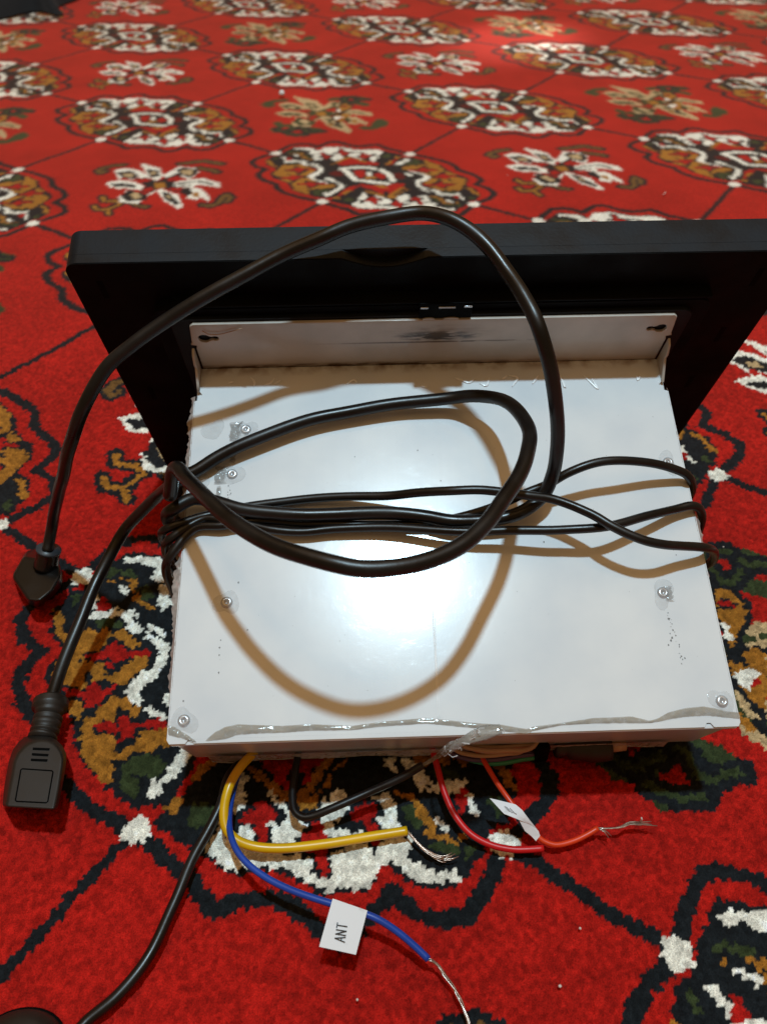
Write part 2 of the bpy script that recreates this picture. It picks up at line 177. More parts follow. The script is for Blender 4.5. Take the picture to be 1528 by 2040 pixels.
def tube_geo(path, rad, sides=14, flat=1.0, cap=True, twist=0.0):
    """verts, faces of a tube swept along a list of Vectors; rad is a number or a function of 0..1"""
    n = len(path); vs = []; fs = []
    t0 = (path[1]-path[0]).normalized(); up = Vector((0, 0, 1)) if abs(t0.z) < .9 else Vector((1, 0, 0))
    nx = t0.cross(up).normalized()
    for i, p in enumerate(path):
        t = (path[min(i+1, n-1)]-path[max(i-1, 0)]).normalized()
        nx = (nx-t*nx.dot(t)).normalized(); ny = t.cross(nx)
        r = rad(i/(n-1)) if callable(rad) else rad
        for k in range(sides):
            a = 2*math.pi*k/sides+twist*i/(n-1)
            vs.append(p+nx*(math.cos(a)*r)+ny*(math.sin(a)*r*flat))
    for i in range(n-1):
        for k in range(sides):
            a = i*sides+k; b = i*sides+(k+1) % sides; fs.append((a, b, b+sides, a+sides))
    if cap: fs += [tuple(range(sides)), tuple(range((n-1)*sides, n*sides))]
    return vs, fs
def tube(name, pts, rad, mat, parent=None, sides=14, step=.0012, **kw):
    wob = kw.pop('wob', 0); path = catmull(pts, step) if step else [Vector(p) for p in pts]
    if wob:
        ph = [random.random()*6.28 for _ in range(6)]
        for i, p in enumerate(path):
            e = min(1, i/25, (len(path)-1-i)/25)
            p += Vector((math.sin(i*.11+ph[0])+.6*math.sin(i*.27+ph[1]), math.sin(i*.09+ph[2])+.6*math.sin(i*.31+ph[3]), .25*math.sin(i*.13+ph[4])+.25))*(wob*e)
    vs, fs = tube_geo(path, rad, sides, **kw); return mesh_obj(name, vs, fs, mat, parent)
def box_geo(x0, x1, y0, y1, z0, z1):
    v = [(x, y, z) for z in (z0, z1) for y in (y0, y1) for x in (x0, x1)]
    f = [(0, 1, 3, 2), (4, 6, 7, 5), (0, 4, 5, 1), (2, 3, 7, 6), (0, 2, 6, 4), (1, 5, 7, 3)]
    return [Vector(q)*.001 for q in v], f
def box(name, dims, mat, parent=None, bev=0, seg=2):
    v, f = box_geo(*dims); o = mesh_obj(name, v, f, mat, parent, smooth=False)
    if bev: bevel(o, bev*.001, seg)
    return o
def prism(name, outline, mat, parent, axis, a0, a1, holes=(), bev=0):
    """extrude a 2D outline (mm, with holes) along a local axis from a0 to a1; axis 'y': outline is (x,z)"""
    loops = [outline]+list(holes); flat = [p for lp in loops for p in lp]
    tris = tessellate_polygon([[Vector((p[0], p[1], 0)) for p in lp] for lp in loops])
    def co(p, a):
        return Vector({'y': (p[0], a, p[1]), 'z': (p[0], p[1], a), 'x': (a, p[0], p[1])}[axis])*.001
    n = len(flat); vs = [co(p, a0) for p in flat]+[co(p, a1) for p in flat]
    fs = [tuple(t) for t in tris]+[tuple(i+n for i in reversed(t)) for t in tris]
    s = 0
    for lp in loops:
        k = len(lp)
        for i in range(k): a, b = s+i, s+(i+1) % k; fs.append((a, b, b+n, a+n))
        s += k
    o = mesh_obj(name, vs, fs, mat, parent, smooth=False)
    if bev: bevel(o, bev*.001, 2, 40)
    return o
def rrect(x0, x1, y0, y1, r, n=6):
    out = []
    for cx_, cy_, a0 in ((x1-r, y1-r, 0), (x0+r, y1-r, 90), (x0+r, y0+r, 180), (x1-r, y0+r, 270)):
        for k in range(n+1):
            a = math.radians(a0+90*k/n); out.append((cx_+r*math.cos(a), cy_+r*math.sin(a)))
    return out
def ribbon(name, up, lo, mat, parent, n=120, thick=.12, wave=.25, jag=0.0, seed=1):
    """a strip of film between two local polylines (mm), gently rumpled"""
    R = random.Random(seed)
    def res(p):
        p = np.array(p, float); d = np.r_[0, np.cumsum(np.linalg.norm(np.diff(p, axis=0), axis=1))]; t = np.linspace(0, d[-1], n)
        return np.stack([np.interp(t, d, p[:, k]) for k in range(3)], 1)
    a, b = res(up), res(lo); vs = []; fs = []; m_ = 5
    ph = [R.random()*6 for _ in range(6)]
    for i in range(n):
        j = (R.random()-.5)*jag
        for k in range(m_):
            u = k/(m_-1); q = a[i]*(1-u)+b[i]*u + (b[i]-a[i])*(j*u)
            w = wave*(.5+.5*math.sin(i*.35+ph[0])*math.sin(i*.13+ph[1]+u*3))*(1 if 0 < k < m_-1 else .35)+wave*.35*R.random()
            vs.append(Vector((q[0], q[1], q[2]+w+thick))*.001)
    for i in range(n-1):
        for k in range(m_-1): c = i*m_+k; fs.append((c, c+1, c+m_+1, c+m_))
    return mesh_obj(name, vs, fs, mat, parent)

# ------------------------------------------------------------------ materials
def mat_white():
    t = NT("white_painted_metal")
    tc = t.n('ShaderNodeTexCoord'); ob = tc.outputs['Object']
    mp = t.n('ShaderNodeMapping'); mp.inputs['Scale'].default_value = (1600, 9, 60); t.l(ob, mp.inputs['Vector'])
    br = t.noise(1, 3, vec=mp.outputs[0]); bl = t.noise(38, 4, vec=ob); sp = t.noise(420, 2, vec=ob)
    c = t.mix(t.ramp(bl.outputs[0], [(.3, 0.0), (.7, 1.0)]).outputs[0], lin(205, 211, 216), lin(220, 223, 224))
    # brown dust settled along the crease at the back (local y = 0)
    sx = t.n('ShaderNodeSeparateXYZ'); t.l(ob, sx.inputs[0])
    mr = t.n('ShaderNodeMapRange'); mr.inputs[1].default_value = -.0042; mr.inputs[2].default_value = -.0002; t.l(sx.outputs[1], mr.inputs[0])
    d = t.noise(160, 5, vec=ob); dm = t.n('ShaderNodeMath', operation='MULTIPLY'); t.l(mr.outputs[0], dm.inputs[0])
    t.l(t.ramp(d.outputs[0], [(.42, 0.0), (.62, .75)]).outputs[0], dm.inputs[1])
    c2 = t.mix(dm.outputs[0], c, lin(120, 80, 45))
    c3 = t.mix(t.ramp(sp.outputs[0], [(.80, 0.0), (.83, .5)]).outputs[0], c2, lin(90, 85, 80))
    t.l(c3, t.b.inputs['Base Color'])
    t.l(t.ramp(br.outputs[0], [(.3, .205), (.7, .225)]).outputs[0], t.b.inputs['Roughness'])
    t.bump(br.outputs[0], .010, .0001)
    cb = t.n('ShaderNodeBump'); cb.inputs['Strength'].default_value = .42; cb.inputs['Distance'].default_value = .0009
    cw = t.noise(60, 6, vec=ob); t.l(cw.outputs[0], cb.inputs['Height']); t.l(cb.outputs[0], t.b.inputs['Coat Normal'])
    t.set(Coat_Weight=.5, Coat_Roughness=.10, Specular_IOR_Level=.32); return t.m
def mat_flange():
    t = NT("white_flange_metal"); tc = t.n('ShaderNodeTexCoord'); ob = tc.outputs['Object']
    bl = t.noise(60, 4, vec=ob); c = t.mix(t.ramp(bl.outputs[0], [(.3, 0.0), (.7, 1.0)]).outputs[0], lin(170, 163, 152), lin(193, 186, 175))
    sx = t.n('ShaderNodeSeparateXYZ'); t.l(ob, sx.inputs[0])
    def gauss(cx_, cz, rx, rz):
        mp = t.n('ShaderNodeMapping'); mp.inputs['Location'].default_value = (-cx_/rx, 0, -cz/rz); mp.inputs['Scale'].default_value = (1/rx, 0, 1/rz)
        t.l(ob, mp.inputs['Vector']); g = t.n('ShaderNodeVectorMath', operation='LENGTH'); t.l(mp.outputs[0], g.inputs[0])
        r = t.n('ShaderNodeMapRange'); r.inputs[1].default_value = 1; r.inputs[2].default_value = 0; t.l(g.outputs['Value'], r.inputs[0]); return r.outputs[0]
    mp2 = t.n('ShaderNodeMapping'); mp2.inputs['Scale'].default_value = (160, 1, 700); t.l(ob, mp2.inputs['Vector'])
    sm = t.noise(1, 5, vec=mp2.outputs[0])
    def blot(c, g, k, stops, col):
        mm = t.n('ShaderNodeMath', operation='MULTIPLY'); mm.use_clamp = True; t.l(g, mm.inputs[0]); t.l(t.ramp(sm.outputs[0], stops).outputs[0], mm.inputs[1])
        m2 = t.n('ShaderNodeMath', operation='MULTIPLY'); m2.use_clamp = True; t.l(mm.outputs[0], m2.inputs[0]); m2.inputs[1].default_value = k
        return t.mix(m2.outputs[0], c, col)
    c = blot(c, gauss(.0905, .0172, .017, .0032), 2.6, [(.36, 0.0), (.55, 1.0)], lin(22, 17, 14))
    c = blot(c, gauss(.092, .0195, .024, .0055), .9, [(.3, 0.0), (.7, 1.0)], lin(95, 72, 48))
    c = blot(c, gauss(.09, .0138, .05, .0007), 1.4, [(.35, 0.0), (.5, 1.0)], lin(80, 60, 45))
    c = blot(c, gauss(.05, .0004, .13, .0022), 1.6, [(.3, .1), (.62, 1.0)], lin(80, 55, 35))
    t.l(c, t.b.inputs['Base Color']); t.set(Roughness=.38, Coat_Weight=.3, Coat_Roughness=.15); t.bump(bl.outputs[0], .1, .0004); return t.m
M_white = mat_white(); M_flange = mat_flange()
M_screen = plastic("black_screen_plastic", lin(5, 5, 5), .6, .25, 1500, .3, .1)
M_screen_edge = plastic("black_edge_plastic", lin(19, 23, 28), .45, .25, 900, .3, .18)  # lighter, bluish base carries the lamp's sheen on the top edge
M_cord = plastic("black_cord_rubber", lin(16, 14, 13), .33, .2, 420, .55, .45)
M_plug = plastic("black_moulded_plastic", lin(31, 25, 20), .46, .12, 2200, .25)
M_plugk = plastic("black_glossy_plug", lin(10, 9, 8), .3, .06, 2200, .3)
M_hinge = plastic("black_hinge_metal", lin(4, 4, 4), .6, .1, 900, .25, .05)
M_steel = plastic("bright_steel", lin(205, 208, 212), .25); M_steel.node_tree.nodes["Principled BSDF"].inputs['Metallic'].default_value = .7
def wire_mat(name, c, spec=.5): return plastic(name, lin(*c), .34, .05, 800, .12, spec)
M_yel = wire_mat("yellow_insulation", (222, 172, 12)); M_red = wire_mat("red_insulation", (196, 22, 26))
M_ora = wire_mat("orange_insulation", (214, 60, 22)); M_blu = wire_mat("blue_insulation", (24, 66, 156))
M_bei = wire_mat("beige_insulation", (176, 142, 110)); M_pur = wire_mat("purple_insulation", (84, 58, 92)); M_grn = wire_mat("green_insulation", (34, 128, 88))
def mat_copper(name, c):
    t = NT(name); n = t.noise(900, 2); t.l(t.mix(n.outputs[0], lin(*c), lin(215, 205, 195)), t.b.inputs['Base Color']); t.set(Metallic=.85, Roughness=.3); return t.m
M_tin = mat_copper("tinned_copper", (150, 130, 118)); M_cop = mat_copper("bare_copper", (168, 122, 92))
def mat_paper():
    t = NT("white_paper"); n = t.noise(900, 4); n2 = t.noise(300, 3)
    c = t.mix(t.ramp(n2.outputs[0], [(.62, 0.0), (.75, .5)]).outputs[0], lin(226, 225, 226), lin(188, 186, 184)); t.l(c, t.b.inputs['Base Color'])
    t.set(Roughness=.65); t.bump(n.outputs[0], .15, .0001); return t.m
M_paper = mat_paper()
M_ink = plastic("black_ink", lin(28, 28, 30), .6)
def mat_film(name, col, alpha, rough=.12):
    t = NT(name); n = t.noise(600, 4); n2 = t.noise(150, 4)
    t.l(t.mix(n2.outputs[0], tuple(v*.8 for v in col[:3])+(1,), col), t.b.inputs['Base Color'])
    t.l(t.ramp(n.outputs[0], [(.3, alpha*.75), (.7, min(1, alpha*1.25))]).outputs[0], t.b.inputs['Alpha'])
    t.set(Roughness=rough, Specular_IOR_Level=.6); t.bump(n2.outputs[0], .5, .0008); return t.m
M_tape = mat_film("aged_clear_tape", lin(166, 160, 148), .66); M_skirt = mat_film("ragged_tape", lin(196, 184, 176), .7, .2)
M_clear = mat_film("clear_tape_ridge", lin(250, 252, 252), .55, .05); M_blister = mat_film("clear_tape_blister", lin(222, 226, 228), .22, .06)
M_glint = mat_film("bright_tape_ridge", lin(252, 253, 253), .92, .12)
M_torn = mat_film("torn_dirty_tape", lin(150, 150, 148), .5, .1)
M_film_glint = plastic("film_ridge_glint", lin(240, 243, 245), .22, .02, 900, .02, .6)  # near-white colour stands in for lamp glints on ridges of clear film
M_strand = mat_film("twisted_clear_tape", lin(160, 156, 148), .62, .1)
M_dirt = plastic("dark_dirt", lin(118, 117, 116), .8); M_scuff = plastic("grey_scuff", lin(150, 150, 152), .6)
M_lint = plastic("white_lint", lin(215, 200, 190), .7); M_bead = plastic("bright_bead", lin(240, 240, 235), .2)

# ------------------------------------------------------------------ carpet: woven pattern + pile relief
META = {'O': [-232.51686972361946, 841.0842321480466], 'th': -0.6002256708253987, 'sk': -0.004674065543773878, 'SU': 267.5628179101012, 'SV': 224.92988019392257, 'a': 104.85980739243192, 'b': 65.47294331797208}
PAT = {
'gB':[
["k",7.5,[[-104.2,-1.3],[-108.8,-13.8],[-109.2,-25.1],[-106.9,-30.4],[-97.5,-36.0],[-88.8,-35.6],[-85.7,-35.8],[-85.6,-39.6],[-85.1,-46.9],[-81.0,-51.4],[-72.7,-55.6],[-64.2,-56.6],[-56.1,-57.5],[-49.9,-63.3],[-44.0,-66.4],[-34.4,-68.6],[-25.9,-68.9],[-17.0,-68.3],[-8.9,-67.5],[-0.7,-65.7]]]],
'gI':[
["k",0,[[-102.5,-7.1],[-100.5,-13.3],[-100.1,-19.9],[-94.0,-25.5],[-92.0,-27.9],[-81.0,-29.4],[-77.2,-34.5],[-77.7,-39.2],[-72.9,-44.5],[-66.5,-48.1],[-60.1,-47.8],[-56.4,-48.7],[-52.5,-50.0],[-49.6,-50.8],[-45.6,-53.6],[-41.0,-56.7],[-37.4,-58.8],[-31.8,-59.7],[-26.4,-60.7],[-21.1,-61.2],[-17.1,-60.9],[-12.9,-60.5],[-8.9,-60.2],[-7.0,-61.3],[3.3,-52.3],[-1.4,-32.7],[8.3,13.0],[-54.9,22.8],[-93.0,0.3]]]],
'g':[
["y",0,[[-100.3,-18.1],[-94.7,-17.9],[-86.8,-24.3],[-82.7,-24.9],[-81.4,-27.3],[-86.8,-27.1],[-95.0,-22.9],[-99.3,-19.9]]],
["y",0,[[-80.9,-17.3],[-75.1,-17.5],[-74.0,-13.0],[-69.8,-13.8],[-69.0,-9.6],[-64.9,-8.8],[-61.1,-10.2],[-57.6,-9.5],[-53.7,-10.2],[-60.5,-14.8],[-66.4,-14.4],[-70.0,-15.1],[-69.1,-17.9],[-66.5,-20.6],[-71.9,-25.4],[-72.0,-27.6],[-69.6,-29.2],[-66.5,-28.2],[-61.3,-25.2],[-57.8,-28.1],[-54.9,-30.3],[-56.9,-33.2],[-58.0,-34.9],[-59.2,-35.8],[-58.4,-37.8],[-65.2,-41.9],[-69.9,-42.0],[-74.6,-40.1],[-75.8,-35.6],[-78.4,-26.5],[-80.4,-21.1]]],
["k",0,[[-65.0,-33.5],[-64.5,-32.1],[-60.0,-32.7],[-58.3,-34.7],[-59.5,-35.5],[-62.1,-34.2]]],
["y",0,[[-53.5,-27.8],[-53.3,-15.5],[-50.2,-13.9],[-46.6,-14.7],[-46.1,-27.9],[-50.9,-29.1],[-54.5,-30.6]]],
["r",0,[[-71.5,-26.2],[-65.1,-21.3],[-66.4,-18.3],[-65.6,-16.1],[-61.1,-15.2],[-58.7,-16.4],[-55.7,-13.8],[-55.1,-12.8],[-50.1,-10.0],[-47.8,-11.7],[-49.0,-13.6],[-54.3,-15.6],[-57.3,-17.6],[-57.0,-22.8],[-57.1,-26.0],[-59.5,-26.7],[-60.6,-25.3],[-58.6,-22.3],[-61.5,-22.6],[-66.3,-26.4],[-69.5,-27.0]]],
["r",0,[[-63.9,-42.5],[-57.7,-37.8],[-58.6,-34.9],[-57.5,-32.6],[-54.4,-33.0],[-52.1,-34.0],[-49.0,-29.9],[-46.5,-31.2],[-48.7,-34.7],[-48.5,-38.5],[-49.8,-42.8],[-52.5,-43.2],[-53.6,-40.5],[-57.5,-41.7],[-60.1,-43.9]]],
["y",0,[[-63.0,-46.3],[-58.8,-45.0],[-56.2,-42.7],[-51.6,-43.5],[-49.6,-46.5],[-48.6,-47.7],[-54.0,-48.0],[-59.8,-47.1]]],
["y",0,[[-46.1,-45.5],[-46.3,-41.4],[-46.6,-36.7],[-46.3,-33.3],[-43.7,-32.8],[-42.2,-30.9],[-37.8,-31.7],[-32.8,-32.2],[-31.9,-34.4],[-34.2,-35.0],[-40.1,-35.2],[-41.8,-36.3],[-40.8,-38.1],[-36.9,-41.1],[-40.0,-43.3],[-41.4,-44.7],[-43.1,-46.8],[-40.7,-48.4],[-38.1,-48.0],[-33.3,-45.7],[-30.7,-47.1],[-25.4,-51.4],[-26.7,-53.2],[-22.3,-55.4],[-18.6,-59.5],[-21.0,-60.8],[-26.7,-58.8],[-32.2,-58.6],[-36.6,-57.8],[-38.7,-54.3],[-42.2,-53.1],[-45.6,-49.9],[-46.9,-47.0]]],
["r",0,[[-42.8,-46.6],[-39.7,-43.5],[-35.2,-41.4],[-37.6,-37.8],[-35.3,-36.7],[-32.9,-37.5],[-29.2,-35.0],[-27.8,-33.6],[-23.8,-30.8],[-20.1,-31.6],[-19.9,-33.3],[-24.1,-35.2],[-28.3,-38.1],[-26.6,-42.0],[-27.9,-46.1],[-30.2,-46.7],[-30.5,-42.9],[-35.6,-45.4],[-38.4,-47.3]]],
["y",0,[[-25.8,-39.2],[-19.9,-33.3],[-15.1,-30.0],[-11.8,-32.4],[-12.1,-36.7],[-13.8,-38.3],[-16.0,-39.3],[-15.8,-43.1],[-18.5,-44.1],[-21.0,-44.9],[-21.8,-48.6],[-23.4,-51.9],[-25.9,-50.9],[-25.7,-47.2],[-24.6,-42.9],[-23.8,-40.1]]],
["e",0,[[-21.3,-52.9],[-20.2,-48.8],[-17.4,-45.1],[-13.3,-41.9],[-9.8,-42.6],[-7.2,-45.5],[-11.3,-49.6],[-15.1,-51.3],[-11.1,-52.8],[-8.1,-56.5],[-11.0,-58.4],[-14.9,-57.8],[-18.0,-54.2]]],
["w",0,[[-9.8,-51.5],[-9.2,-49.4],[-6.5,-48.4],[-6.4,-45.4],[-6.8,-41.4],[-4.2,-41.3],[-3.0,-43.9],[-3.9,-48.3],[-2.5,-51.4],[-3.6,-54.7],[-5.5,-55.9],[-6.9,-52.8]]],
["e",0,[[-81.0,-13.4],[-77.9,-10.1],[-72.1,-7.3],[-69.6,-8.5],[-72.9,-12.5],[-78.5,-14.6]]],
["e",0,[[-100.6,-9.1],[-98.1,-6.8],[-92.9,-10.6],[-95.0,-13.3]]],
["r",0,[[-86.9,-7.8],[-88.0,-4.3],[-85.0,-3.4],[-81.6,-5.4],[-83.3,-8.4],[-85.6,-9.4]]],
["w",0,[[-85.6,-9.9],[-81.0,-7.4],[-79.7,-3.5],[-75.1,-4.6],[-70.1,-3.0],[-65.3,-4.4],[-59.2,-5.5],[-60.3,-8.0],[-66.2,-8.6],[-69.5,-6.1],[-73.6,-6.0],[-76.7,-8.7],[-79.3,-9.9],[-83.0,-14.1]]],
["w",0,[[-58.9,-4.7],[-56.0,-4.5],[-51.1,-4.5],[-45.9,-5.0],[-41.9,-9.9],[-39.0,-14.8],[-39.6,-21.5],[-40.1,-25.8],[-36.4,-29.3],[-36.9,-31.6],[-44.7,-30.0],[-45.8,-21.5],[-44.2,-15.2],[-46.3,-10.2],[-50.6,-7.6],[-56.1,-7.4]]],
["w",0,[[-44.8,-29.0],[-42.6,-24.4],[-38.9,-27.0],[-35.2,-30.4],[-33.7,-30.4],[-27.0,-29.2],[-21.8,-29.5],[-21.3,-31.0],[-27.0,-31.6],[-33.4,-31.6],[-38.1,-31.4]]],
["w",4.5,[[-28.2,-22.9],[-19.5,-23.1],[-12.4,-24.7],[-7.1,-28.5],[-5.3,-36.5],[-5.1,-44.5]]]],
'vB':[
["k",7.5,[[-0.7,-65.7],[5.9,-66.3],[15.7,-66.7],[23.9,-65.9],[31.2,-67.6],[39.5,-69.6],[43.6,-63.7],[51.8,-56.3],[58.5,-54.5],[66.4,-54.5],[75.5,-54.9],[80.1,-49.5],[81.4,-40.7],[82.6,-34.0],[86.6,-34.4],[92.6,-34.9],[98.6,-32.9],[105.8,-26.7],[106.5,-20.0],[106.0,-11.0],[104.9,-0.4]]]],
'vI':[
["k",0,[[2.9,-61.2],[6.9,-60.5],[23.6,-59.3],[30.7,-58.6],[34.1,-58.6],[38.0,-58.0],[42.2,-53.5],[50.8,-48.2],[55.2,-48.2],[60.3,-48.3],[65.0,-47.5],[71.0,-41.4],[75.1,-38.3],[75.7,-33.9],[74.8,-28.9],[76.4,-27.5],[80.3,-28.9],[85.2,-28.4],[92.3,-25.6],[99.1,-21.9],[100.0,-18.3],[99.9,-13.0],[100.9,-6.1],[99.7,0.6],[97.5,11.7],[8.3,13.0],[3.3,-52.3]]]],
'v':[
["w",0,[[23.8,-57.1],[21.5,-52.2],[23.1,-50.3],[21.0,-46.0],[23.2,-45.9],[26.4,-49.8],[30.2,-49.3],[27.9,-45.8],[31.4,-42.9],[35.7,-45.6],[38.7,-46.9],[46.7,-43.1],[49.8,-41.5],[52.3,-40.2],[55.6,-40.0],[56.9,-41.6],[57.5,-44.0],[60.2,-43.7],[64.2,-42.2],[63.3,-40.0],[61.5,-37.6],[58.9,-35.3],[60.1,-32.3],[63.4,-29.3],[65.5,-27.9],[73.1,-38.5],[66.5,-43.0],[64.4,-45.2],[58.1,-46.4],[53.4,-45.9],[49.7,-46.8],[44.1,-50.6],[38.1,-55.1],[32.8,-58.3],[27.7,-57.7]]],
["w",0,[[60.5,-26.8],[62.2,-22.4],[65.0,-24.8],[71.3,-26.3],[71.1,-22.8],[68.9,-20.5],[76.9,-15.1],[79.1,-16.8],[79.9,-20.4],[81.9,-22.7],[84.5,-20.4],[88.6,-20.6],[92.6,-19.0],[95.5,-16.4],[98.1,-18.2],[94.3,-21.8],[90.8,-24.1],[84.4,-28.0],[78.2,-25.7],[75.5,-27.0],[74.5,-30.8],[76.0,-35.2],[73.7,-37.7],[70.0,-39.8]]],
["w",0,[[18.6,-37.7],[15.5,-29.8],[18.3,-30.8],[24.6,-37.3],[24.7,-41.7],[23.7,-43.8],[19.7,-44.2]]],
["w",0,[[28.0,-31.3],[29.8,-30.1],[34.4,-30.6],[39.5,-31.6],[45.9,-32.2],[47.1,-34.8],[46.0,-37.3],[46.5,-39.1],[44.0,-42.0],[40.3,-44.1],[39.4,-41.4],[35.7,-38.7],[38.9,-37.0],[38.7,-33.5],[31.7,-32.4]]],
["w",0,[[46.5,-26.0],[45.2,-21.4],[47.6,-18.0],[46.3,-15.1],[49.7,-14.1],[52.4,-16.5],[55.1,-18.3],[54.6,-24.9],[52.8,-26.1],[54.2,-27.4],[57.2,-25.4],[60.9,-25.9],[61.5,-26.7],[56.1,-30.4],[51.6,-29.2],[49.7,-27.3]]],
["w",0,[[58.6,-11.9],[60.9,-8.1],[63.8,-6.7],[69.4,-10.9],[70.0,-12.7],[73.5,-14.7],[68.2,-19.4],[66.3,-17.4],[64.3,-17.7],[66.9,-13.6],[64.6,-11.9],[60.9,-12.1]]],
["r",0,[[25.8,-44.0],[27.6,-38.0],[26.8,-34.9],[29.2,-33.2],[32.3,-34.7],[36.6,-35.4],[37.0,-36.9],[35.3,-39.4],[37.4,-41.8],[39.5,-44.3],[37.5,-46.1],[31.8,-42.2],[28.3,-44.1]]],
["r",0,[[47.1,-37.0],[48.7,-32.9],[47.5,-30.2],[50.3,-28.7],[52.9,-30.9],[56.0,-30.9],[57.9,-33.9],[57.4,-36.7],[59.5,-37.7],[62.7,-42.0],[60.6,-43.0],[55.7,-39.5],[54.7,-37.7],[51.2,-38.8],[48.7,-38.5]]],
["r",0,[[55.9,-18.9],[57.3,-14.0],[62.5,-14.4],[64.0,-15.7],[63.2,-18.4],[66.9,-19.2],[71.8,-23.9],[71.0,-25.0],[67.3,-24.3],[63.3,-21.6],[61.2,-20.3],[57.8,-21.6]]],
["y",0,[[38.3,-26.1],[42.7,-21.2],[41.6,-14.9],[43.4,-4.9],[45.4,-5.1],[43.1,-9.6],[43.4,-16.1],[43.7,-20.1],[45.7,-25.6],[42.0,-29.0],[38.6,-27.7]]],
["y",0,[[14.8,-27.4],[19.9,-25.9],[26.2,-26.4],[34.0,-26.7],[37.9,-29.6],[34.4,-30.6],[25.6,-29.1],[18.5,-28.7]]],
["r",0,[[16.9,-21.9],[23.0,-16.8],[28.7,-21.3],[34.9,-26.1],[30.2,-26.0],[22.1,-23.9]]],
["r",0,[[36.1,-22.9],[33.8,-16.4],[33.1,-8.9],[39.4,-2.6],[41.2,-4.4],[35.3,-9.9],[35.9,-15.5],[37.5,-21.1]]],
["w",0,[[48.8,3.7],[55.5,3.9],[62.2,2.4],[60.6,0.6],[53.8,1.5]]],
["w",0,[[65.9,1.8],[68.2,3.4],[74.0,2.0],[72.6,-0.1]]],
["w",0,[[74.4,2.3],[73.5,4.6],[77.4,6.1],[77.9,8.8],[80.9,9.1],[80.7,11.3],[84.6,11.0],[84.6,9.2],[81.2,6.9],[79.9,5.5]]],
["y",0,[[64.7,-5.5],[70.1,-3.0],[72.7,-3.5],[77.5,-3.6],[78.5,-6.9],[81.8,-6.3],[83.9,-9.8],[89.6,-8.1],[91.7,-8.2],[87.5,-10.5],[83.1,-12.5],[80.9,-12.4],[81.8,-9.6],[78.9,-8.3],[76.0,-8.0],[72.2,-4.4],[67.9,-6.2],[65.9,-6.4]]],
["y",0,[[89.6,-6.4],[91.5,-3.5],[93.1,-4.6],[91.4,-6.8]]],
["e",0,[[68.8,-8.4],[72.7,-5.2],[75.9,-8.6],[79.8,-9.8],[77.2,-12.2],[73.0,-10.6]]],
["e",0,[[83.6,-14.2],[91.5,-8.8],[94.4,-11.1],[87.4,-15.3]]],
["e",0,[[92.8,-8.5],[96.6,-5.4],[97.4,-8.6],[98.1,-11.6],[95.3,-11.0]]],
["w",0,[[81.1,-5.1],[82.3,-3.7],[87.7,-5.0],[87.6,-7.3],[82.9,-7.2]]],
["w",0,[[85.9,7.8],[87.2,9.2],[90.2,6.7],[93.9,4.7],[93.3,2.1],[89.4,4.5]]],
["r",0,[[80.8,4.9],[85.3,8.0],[86.6,6.6],[88.5,1.6],[84.6,2.9]]],
["y",0,[[1.5,-54.8],[2.2,-49.9],[6.7,-50.0],[8.3,-53.3],[4.5,-53.9]]],
["e",0,[[9.8,-49.2],[11.2,-45.5],[14.9,-44.8],[19.3,-46.3],[18.7,-49.3],[16.8,-53.3],[15.0,-54.5]]],
["y",0,[[2.4,-41.6],[1.5,-34.9],[4.1,-31.7],[5.8,-32.5],[4.7,-37.2],[5.2,-43.0]]]],
'c':[
["k",0,[[-38.5,-20.7],[-45.2,-0.7],[-42.3,5.9],[-35.3,8.3],[-31.7,15.3],[-14.3,24.6],[7.5,39.2],[24.2,21.3],[38.8,13.9],[37.6,4.7],[26.0,-1.0],[13.8,-15.4],[1.2,-23.9],[-5.5,-28.4],[-27.2,-19.7]]],
["d",0,[[-34.4,-11.4],[-32.6,-5.8],[-26.9,-3.0],[-18.6,-9.6],[-22.6,-14.5],[-30.5,-15.4]]],
["r",0,[[-18.8,3.5],[-12.9,9.7],[-4.3,2.2],[-2.5,-7.4],[-10.6,-4.2]]],
["d",0,[[13.1,18.3],[17.8,23.6],[25.7,18.0],[29.1,11.6],[21.9,8.9],[16.7,14.1]]],
["r",0,[[1.0,7.9],[2.9,13.6],[12.6,9.2],[14.4,1.8],[7.9,1.7]]],
["w",4.5,[[-27.8,5.3],[-20.8,12.3],[-9.9,18.4],[-5.9,17.8]]],
["w",5,[[-30.2,1.5],[-19.0,-3.3],[-4.9,-13.3]]],
["w",5,[[-0.2,19.4],[11.3,14.8],[23.1,3.4]]],
["w",4.5,[[-0.5,-12.5],[3.4,-9.8],[13.9,-7.1],[23.2,-4.0]]],
["w",0,[[-7.4,6.7],[-5.0,10.5],[1.4,3.8],[-1.0,0.1]]],
["y",0,[[-2.1,-0.7],[3.0,2.7],[8.9,0.2],[0.9,-7.3]]],
["r",0,[[-42.2,10.5],[-43.9,21.1],[-40.9,30.3],[-26.3,25.9],[-16.5,27.8],[-14.8,25.4],[-27.6,15.7],[-35.3,8.3]]],
["r",0,[[-24.0,22.8],[-21.4,31.5],[-10.0,29.8],[-10.1,25.1],[-21.7,19.6]]],
["y",3.5,[[-43.4,13.2],[-43.3,22.7],[-41.5,29.9]]],
["r",0,[[2.0,-19.2],[14.6,-13.9],[25.1,-7.9],[27.2,-0.2],[35.4,3.2],[37.3,-5.8],[35.4,-17.3],[27.4,-20.7],[15.1,-22.8]]],
["y",3.5,[[39.5,-24.5],[37.8,-13.7],[38.4,-5.1]]],
["y",0,[[14.6,-13.9],[21.3,-8.3],[28.0,-12.1],[23.0,-15.5]]]],
's':[
["k",9,[[-23.9,-46.7],[-16.7,-51.4],[-13.0,-49.5],[-8.0,-46.1],[-2.7,-47.5]]],
